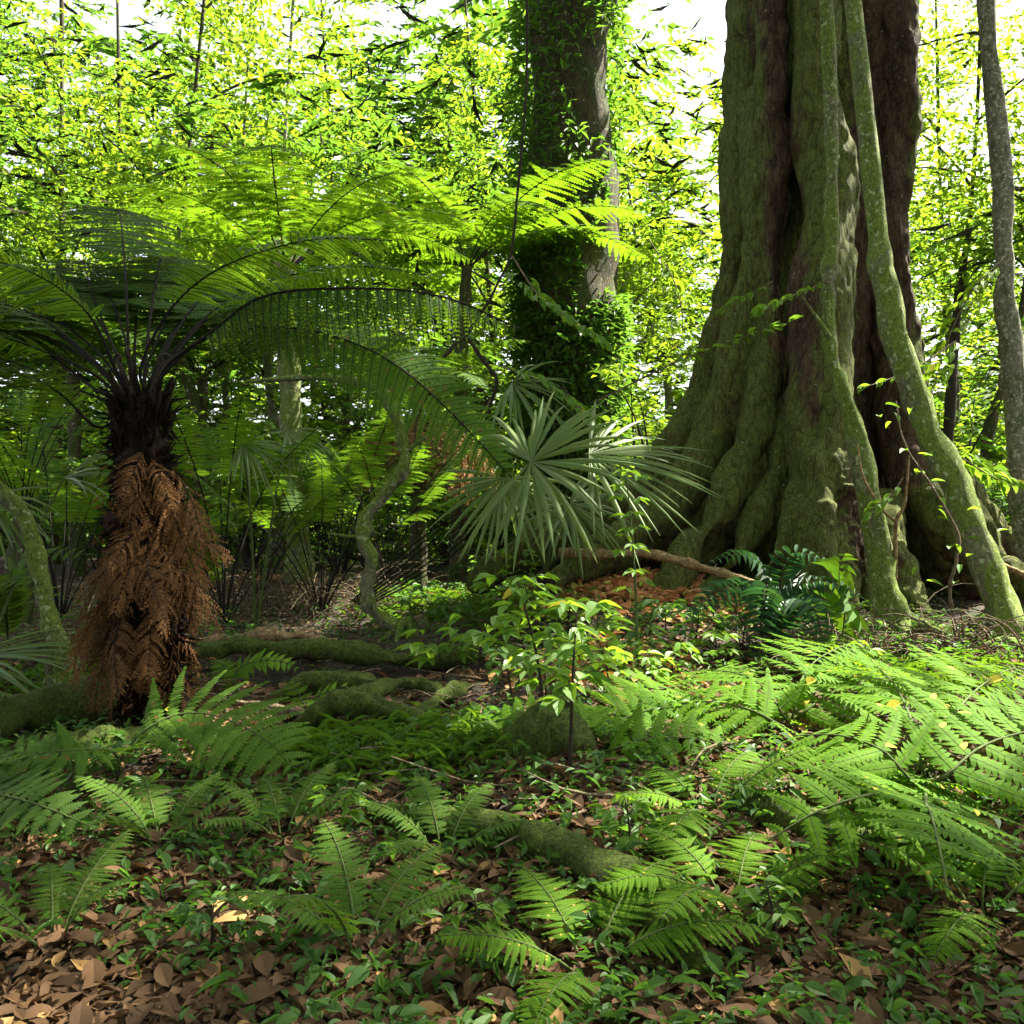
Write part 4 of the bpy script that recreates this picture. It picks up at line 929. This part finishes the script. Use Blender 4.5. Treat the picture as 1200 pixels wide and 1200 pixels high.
# leafy sprays that hang in front of the great trunk
def spray(label, pts, n, L, mat='seedling', seed=0, sp=.05):
    p = spline(T3(pts), 24); root = thing('leafy_spray', label, 'branch', p[0]); inv = np.array(root.location); r = np.random.default_rng(seed)
    st = MB(); tube(st, p - inv, [.010, .007, .003], 6); st.obj('twig', M['twig'], root)
    lf = MB(); t, U, V = frames(p)
    for k in range(n):
        i = int(4 + (len(p) - 5) * k / max(1, n - 1)); sgn = 1 if k % 2 else -1
        side = nrm(np.cross(t[i], (0, 0, 1))) * sgn
        for j in range(3):
            dd = side * r.uniform(.4, 1) + t[i] * r.uniform(.2, .9) + np.array([0, 0, r.uniform(-.3, .25)])
            LL = L * r.uniform(.7, 1.2); blades(lf, (p[i] - inv + side * r.uniform(0, sp))[None], dd, r.normal(0, .35, 3) + (0, -.2, 1), LL, LL * .4, T_LEAF)
    lf.obj('foliage', M[mat], root, False)
spray('leafy spray hanging before the upper left of the great trunk', [(700, 470, 9.1), (780, 430, 8.9), (830, 410, 8.8), (880, 392, 8.7), (925, 378, 8.6)], 16, .14, seed=1)
spray('leafy spray sticking out left from the mossy slender tree', [(972, 330, 8.3), (945, 340, 8.2), (915, 352, 8.1), (890, 362, 8.0)], 9, .15, seed=2)
spray('small leaf spray high on the left edge of the great trunk', [(905, 330, 9.2), (880, 345, 9.1), (862, 352, 9.0), (842, 366, 9.0)], 9, .11, seed=3)
spray('thin leafy twig drooping between the two slender trees', [(1120, 400, 8.2), (1075, 430, 8.0), (1040, 445, 7.9), (1008, 455, 7.8)], 9, .11, seed=4)
spray('leafy twig with hanging leaves below the fork of the slender trees', [(1058, 560, 7.7), (1045, 580, 7.7), (1030, 590, 7.7), (1018, 600, 7.7)], 7, .13, seed=5)
for k, (pts, lab) in enumerate([([(600, 300, 8.8), (630, 345, 8.6), (665, 372, 8.5), (705, 398, 8.4)], 'bright leafy branch hanging before the top of the vine clad trunk'),
                                ([(590, 430, 8.8), (630, 445, 8.6), (670, 470, 8.5), (700, 500, 8.4)], 'leafy branch hanging just above the fan palm'),
                                ([(760, 280, 12), (790, 330, 11.8), (800, 380, 11.6), (790, 440, 11.4)], 'sunlit leafy branch in the gap left of the great trunk'),
                                ([(1180, 300, 9.2), (1140, 340, 9.2), (1110, 400, 9.2), (1090, 470, 9.2)], 'arching leafy branch in the thicket right of the great trunk'),
                                ([(1100, 520, 8.8), (1140, 545, 8.8), (1165, 560, 8.8), (1190, 570, 8.8)], 'leafy twig low between the slender trees at the right')]):
    spray(lab, pts, 26, .15, 'canopy' if k in (2, 3) else 'seedling', 20 + k, .25)

# ------------------------------------------------------------------ ferns of the floor
def px_fern(label, base, fronds, leaf='fern_bright', stalk='stalk_green', name='fern', **kw):
    root = thing(name, label, 'fern', base)
    for k, (pts, w_) in enumerate(fronds):
        a = dict(n=20, pn=12, bare=.18, droop=.10, T=T_PINN, up=(0, -.5, .85), seed=500 + len(label) + k, rachis=(.006, .002)); a.update(kw)
        add_frond(root, spline(np.vstack([base + (0, 0, .01), pts if isinstance(pts[0], np.ndarray) else T3(pts)]), 20), w_, leaf=leaf, stalk=stalk, **a)
    return root
def Z(*l): return [PZ(*q) for q in l]
BR = dict(n=12, pn=10, fill=.56, bare=.24, rachis=(.007, .0025))
px_fern('bright green fern spreading at the lower right corner', at(1085, 3.75), [
    (Z((1082, 905, .28), (1070, 850, .42), (1050, 805, .46), (1030, 782, .40), (1020, 772, .30)), .42),
    (Z((1090, 900, .28), (1110, 850, .42), (1140, 812, .46), (1170, 790, .40), (1190, 782, .32)), .42),
    (Z((1100, 915, .28), (1150, 875, .38), (1215, 855, .40), (1290, 850, .36)), .34),
    (Z((1070, 915, .28), (1035, 880, .38), (985, 862, .40), (930, 862, .34)), .34),
    (Z((1085, 940, .30), (1090, 950, .38), (1100, 990, .40), (1110, 1040, .34)), .30),
    (Z((1066, 930, .28), (1025, 930, .36), (960, 950, .34), (900, 985, .26)), .30)], **BR)
px_fern('bright fern with a yellow fallen leaf right of the dark shield fern', at(925, 4.7), [
    (Z((930, 835, .28), (938, 800, .40), (955, 775, .42), (985, 758, .36), (1010, 750, .28)), .42),
    (Z((918, 838, .28), (895, 805, .38), (860, 788, .38), (815, 786, .30)), .36),
    (Z((938, 838, .26), (975, 812, .34), (1025, 795, .36), (1085, 795, .30)), .36),
    (Z((915, 850, .25), (880, 832, .32), (830, 822, .32), (775, 828, .24)), .32)], **BR)
px_fern('light fern fronds spreading low across the bottom middle', at(702, 4.55), [
    (Z((705, 868, .20), (735, 840, .26), (790, 828, .27), (855, 834, .20)), .28),
    (Z((695, 868, .20), (660, 845, .26), (615, 838, .26), (560, 850, .18)), .26),
    (Z((708, 880, .18), (755, 866, .24), (815, 866, .24), (880, 882, .16)), .28),
    (Z((700, 862, .20), (735, 822, .27), (780, 806, .27), (830, 802, .20)), .28)], 'fern_bright', n=15, pn=10)
px_fern('fern with a dark green frond reaching right at the foot of the near tree fern', at(140, 4.2), [
    (Z((165, 860, .25), (205, 838, .32), (250, 838, .32), (305, 862, .26), (345, 900, .16)), .34),
    (Z((130, 880, .22), (95, 878, .28), (40, 885, .26), (-20, 905, .18)), .22)], 'fern_green', n=17, pn=12)
px_fern('shaded fern frond lying along the lower left corner', at(-60, 3.9), [
    (Z((-20, 905, .2), (20, 885, .24), (75, 882, .22), (125, 895, .14)), .22),
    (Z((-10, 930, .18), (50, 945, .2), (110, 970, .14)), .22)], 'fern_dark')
px_fern('small light fern left of the mossy log', G(280, 815), [
    ([(275, 790, 6.3), (295, 776, 6.3), (330, 775, 6.3), (350, 785, 6.3)], .14), ([(270, 795, 6.3), (262, 780, 6.4), (250, 772, 6.5)], .12)], 'fern_bright', n=12, pn=8)
px_fern('small light fern over the arching mossy root', G(372, 850), [
    ([(365, 825, 5.5), (380, 812, 5.5), (405, 808, 5.5), (428, 812, 5.5)], .12), ([(355, 822, 5.5), (345, 805, 5.6), (330, 797, 5.7)], .11)], 'fern_bright', n=12, pn=8)
px_fern('dark shield fern with glossy toothed fronds under the great tree', at(900, 6.6), [
    ([(905, 715, 6.6), (892, 668, 6.5), (868, 650, 6.4), (832, 658, 6.3)], .17), ([(912, 715, 6.6), (918, 662, 6.5), (935, 648, 6.5), (975, 660, 6.4)], .20),
    ([(900, 725, 6.5), (880, 692, 6.4), (845, 692, 6.3), (808, 722, 6.2)], .21), ([(903, 725, 6.4), (897, 690, 6.3), (893, 722, 6.1), (884, 790, 6.0)], .20),
    ([(915, 725, 6.5), (935, 690, 6.4), (970, 682, 6.3), (1010, 698, 6.2)], .20), ([(910, 730, 6.5), (930, 705, 6.3), (955, 715, 6.1), (965, 760, 6.0)], .22)],
    'glossy_dark', 'twig_dark', once=True, n=20, bare=.12)
px_fern('small fern with broad ribbed frond beside the slender mossy tree', G(985, 765), [
    ([(990, 715, 6.4), (984, 685, 6.3), (984, 664, 6.2), (990, 648, 6.1)], .30), ([(985, 725, 7.1), (960, 712, 7.0), (930, 708, 6.9), (905, 714, 6.8)], .15), ([(992, 722, 7.1), (1010, 708, 7.0), (1030, 706, 6.9)], .14)],
    'fern_green', once=True, n=13, pw=1.3, bare=.2)
px_fern('fern frond with leaves in rows right of the seedlings', G(590, 735), [
    ([(585, 712, 8.0), (600, 700, 8.0), (640, 698, 7.9)], .10), ([(575, 715, 8.0), (555, 702, 8.0), (530, 705, 7.9)], .10)], 'fern_green', once=True, n=14)
px_fern('fern at the left edge with flat green fronds below the leaning tree', G(10, 760), [
    ([(10, 690, 6.8), (25, 655, 6.7), (60, 648, 6.6), (110, 650, 6.5)], .2), ([(5, 690, 6.8), (10, 680, 6.6), (40, 680, 6.4), (70, 700, 6.3)], .2), ([(0, 690, 6.8), (-20, 660, 6.6), (-60, 650, 6.5)], .2)], 'fern_green')
px_fern('light flat frond fern in the sun right of the brown skirt', G(250, 700), [
    ([(235, 630, 9.2), (250, 606, 9.1), (280, 602, 9.0), (310, 612, 8.9)], .24), ([(230, 640, 9.2), (215, 615, 9.3), (190, 612, 9.3)], .22)], 'fern_bright')
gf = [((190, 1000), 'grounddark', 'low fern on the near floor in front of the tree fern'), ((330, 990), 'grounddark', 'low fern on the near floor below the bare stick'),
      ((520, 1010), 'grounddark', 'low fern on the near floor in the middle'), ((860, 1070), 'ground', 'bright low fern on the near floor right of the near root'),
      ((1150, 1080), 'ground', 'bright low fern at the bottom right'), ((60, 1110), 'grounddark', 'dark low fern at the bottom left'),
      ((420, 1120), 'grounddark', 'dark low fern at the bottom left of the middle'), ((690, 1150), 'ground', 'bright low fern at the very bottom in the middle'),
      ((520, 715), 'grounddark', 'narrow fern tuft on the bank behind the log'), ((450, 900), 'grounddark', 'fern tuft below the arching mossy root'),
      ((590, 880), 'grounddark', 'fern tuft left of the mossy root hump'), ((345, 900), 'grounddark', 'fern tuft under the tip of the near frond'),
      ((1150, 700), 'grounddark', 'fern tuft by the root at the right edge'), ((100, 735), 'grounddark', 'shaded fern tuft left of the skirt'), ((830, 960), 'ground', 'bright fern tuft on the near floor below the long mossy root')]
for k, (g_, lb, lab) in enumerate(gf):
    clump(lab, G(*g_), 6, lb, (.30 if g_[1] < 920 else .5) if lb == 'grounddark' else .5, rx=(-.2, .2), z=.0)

# ------------------------------------------------------------------ countless small stuff of the floor
def scatter(n, x0, x1, y0, y1, dens=None):
    py = rng.uniform(y0, y1, n); y = py; x = rng.uniform(x0, x1, n) / F * 1.0 * (y + .0)
    p = np.stack([x, y, ground(x, y)], -1)
    p = p[~((np.abs(p[:, 0] + 1.0) < 1.25) & (np.abs(p[:, 1] - 7.05) < .42))]
    return p if dens is None else p[dens(p) > rng.uniform(0, 1, len(p))]
def litter():
    mb = MB(); p = np.vstack([scatter(14000, -700, 700, 1.5, 3.2), scatter(46000, -700, 700, 1.6, 7.5), scatter(26000, -700, 700, 7.5, 17)])
    p = p[np.clip(noise(p, 2.1, 51) * .5 + .9, .55, 1) > rng.uniform(0, 1, len(p))]
    n = len(p); a = rng.uniform(0, 6.28, n); d = np.stack([np.cos(a), np.sin(a), rng.normal(0, .30, n)], -1)
    L = rng.uniform(.018, .05, n) * rng.choice([1, 1, 1.6, 2.4], n); p[:, 2] += rng.uniform(.002, .03, n)
    m = n // 3
    blades(mb, p[:m], d[:m], rng.normal(0, .35, (m, 3)) + (0, 0, 1), L[:m], L[:m] * .5, T_LEAF); blades(mb, p[m:], d[m:], rng.normal(0, .35, (n - m, 3)) + (0, 0, 1), L[m:], L[m:] * rng.uniform(.3, .6, n - m), T_LO)
    tag(mb.obj('leaf_litter', M['litter'], None, False), 'brown fallen leaves strewn over the forest floor', 'leaf litter', kind='stuff')
    mb = MB(); q = []
    for px, py, s, k in ((690, 688, 50, 1400), (790, 685, 45, 1200), (730, 770, 40, 200), (300, 680, 60, 260), (720, 790, 60, 160)):
        g_ = G(px, py); r_ = s / F * g_[1]; x = g_[0] + rng.normal(0, r_, k); y = g_[1] + rng.normal(0, r_ * 1.3, k); q.append(np.stack([x, y, ground(x, y) + rng.uniform(.01, .05, k)], -1))
    q = np.vstack(q); n = len(q); a = rng.uniform(0, 6.28, n)
    L = rng.uniform(.06, .15, n); blades(mb, q, np.stack([np.cos(a), np.sin(a), rng.normal(0, .4, n)], -1), rng.normal(0, .5, (n, 3)) + (0, -.3, 1), L, L * .5, T_LEAF)
    tag(mb.obj('red_leaf_litter', M['litter_red_sunlit'], None, False), 'orange red fallen leaves heaped between the roots', 'leaf litter', kind='stuff')
    mb = MB(); p = scatter(1300, -650, 650, 3.4, 14)
    for q in p:
        a = random.uniform(0, 6.28); L = random.uniform(.15, .7); e = random.uniform(-.05, .25)
        d = np.array([math.cos(a), math.sin(a), e]); m = q + d * L * .5 + rng.normal(0, .03, 3)
        m[2] = max(m[2], gz(m[0], m[1]) + .01); en = q + d * L; en[2] = max(en[2], gz(en[0], en[1]) + .01); q = q + (0, 0, .01)
        tube(mb, spline([q, m, en], 6), [random.uniform(.004, .010), .003], 5, cap=False)
    for px, py, k in ((250, 700, 150), (330, 715, 190), (420, 705, 90), (100, 760, 80), (1130, 765, 70), (960, 770, 60)):
        for j in range(k):
            q = G(px + random.gauss(0, 45), py + random.gauss(0, 9), .0); a = random.uniform(0, 6.28)
            tube(mb, arch(q, a, random.uniform(20, 80), random.uniform(-60, 10), random.uniform(.3, 1.0), 8, random.uniform(-1, 1)), [random.uniform(.004, .010), .002], 5, cap=False)
    tag(mb.obj('twig_litter', M['twig'], None), 'thin dry twigs strewn over the floor', 'twigs', kind='stuff')
litter()
def cover():
    # small leafy herbs; grassy blades; both in drifts
    mb = MB(); dn = lambda p: np.clip(noise(p, 1.3, 41) * 2.6 + .30, 0, 1)
    p = np.vstack([scatter(2600, -700, 700, 2.0, 6, dn), scatter(3200, -700, 700, 6, 13, dn)])
    p = p[np.hypot(p[:, 0] - 1.2, (p[:, 1] - 9.0) * .7) > .95]
    for k in range(6):
        n = len(p); a = rng.uniform(0, 6.28, n); h = rng.uniform(.02, .16, n) * np.clip(p[:, 1] / 5, .5, 1.2); b = p + np.stack([rng.normal(0, .03, n), rng.normal(0, .03, n), h], -1)
        L = rng.uniform(.02, .05, n) * rng.choice([1, 1, 1.7], n); blades(mb, b, np.stack([np.cos(a), np.sin(a), rng.normal(-.1, .35, n)], -1), rng.normal(0, .4, (n, 3)) + (0, 0, 1), L, L * (.5 if k % 2 else .22), T_LEAF if k % 2 else T_LANCE)
    tag(mb.obj('ground_cover', M['seedling_dark'], None, False), 'small leafy herbs covering the floor in drifts', 'ground cover', kind='stuff')
    mb = MB(); q = []
    for px, py, s, k in ((520, 712, 60, 900), (470, 700, 40, 450), (440, 885, 70, 700), (340, 895, 50, 350), (520, 892, 45, 350), (600, 720, 50, 500), (100, 800, 80, 700), (1100, 800, 70, 500), (1140, 640, 60, 500)):
        g_ = G(px, py); r_ = s / F * g_[1]; x = g_[0] + rng.normal(0, r_ * .8, k); y = g_[1] + rng.normal(0, r_ * .8, k); q.append(np.stack([x, y, ground(x, y)], -1))
    q = np.vstack(q); n = len(q); a = rng.uniform(0, 6.28, n)
    L = rng.uniform(.04, .13, n); blades(mb, q + np.stack([np.zeros(n), np.zeros(n), rng.uniform(0, .10, n)], -1), np.stack([np.cos(a), np.sin(a), rng.uniform(.2, 1.4, n)], -1), rng.normal(0, .3, (n, 3)) + (0, 0, 1), L, L * .14, T_GRASS)
    tag(mb.obj('grassy_herbs', M['fern_green'], None, False), 'narrow leaved grassy herbs growing in tufts', 'ground cover', kind='stuff')
cover()
# yellow fallen leaves that lie on the plants
for k, (px, py, d, s, lab) in enumerate([(551, 752, PZ(551, 752, .33)[1], .13, 'yellow leaf on the low seedling behind the log end'), (1056, 824, PZ(1056, 824, .47)[1], .08, 'pale yellow leaf on the frond at the lower right'),
                                         (957, 797, PZ(957, 797, .44)[1], .08, 'yellow leaf on the bright fern right of the shield fern'), (193, 831, PZ(193, 831, .34)[1], .06, 'yellow green leaf on the frond by the tree fern foot'), (510, 843, PZ(510, 843, .18)[1], .09, 'tan curled leaf at the end of the arching root'), (1175, 795, PZ(1175, 795, .43)[1], .08, 'yellow green leaf near the right edge on the fern')]):
    mb = MB(); blades(mb, np.zeros((1, 3)), (math.cos(k * 2.), .3, -.2), (.1, -.7, .9), s, s * .6, T_LEAF)
    o = mb.obj('fallen_leaf', M['yellow_leaf'], None, False); o.location = P(px, py, d); tag(o, lab, 'leaf')
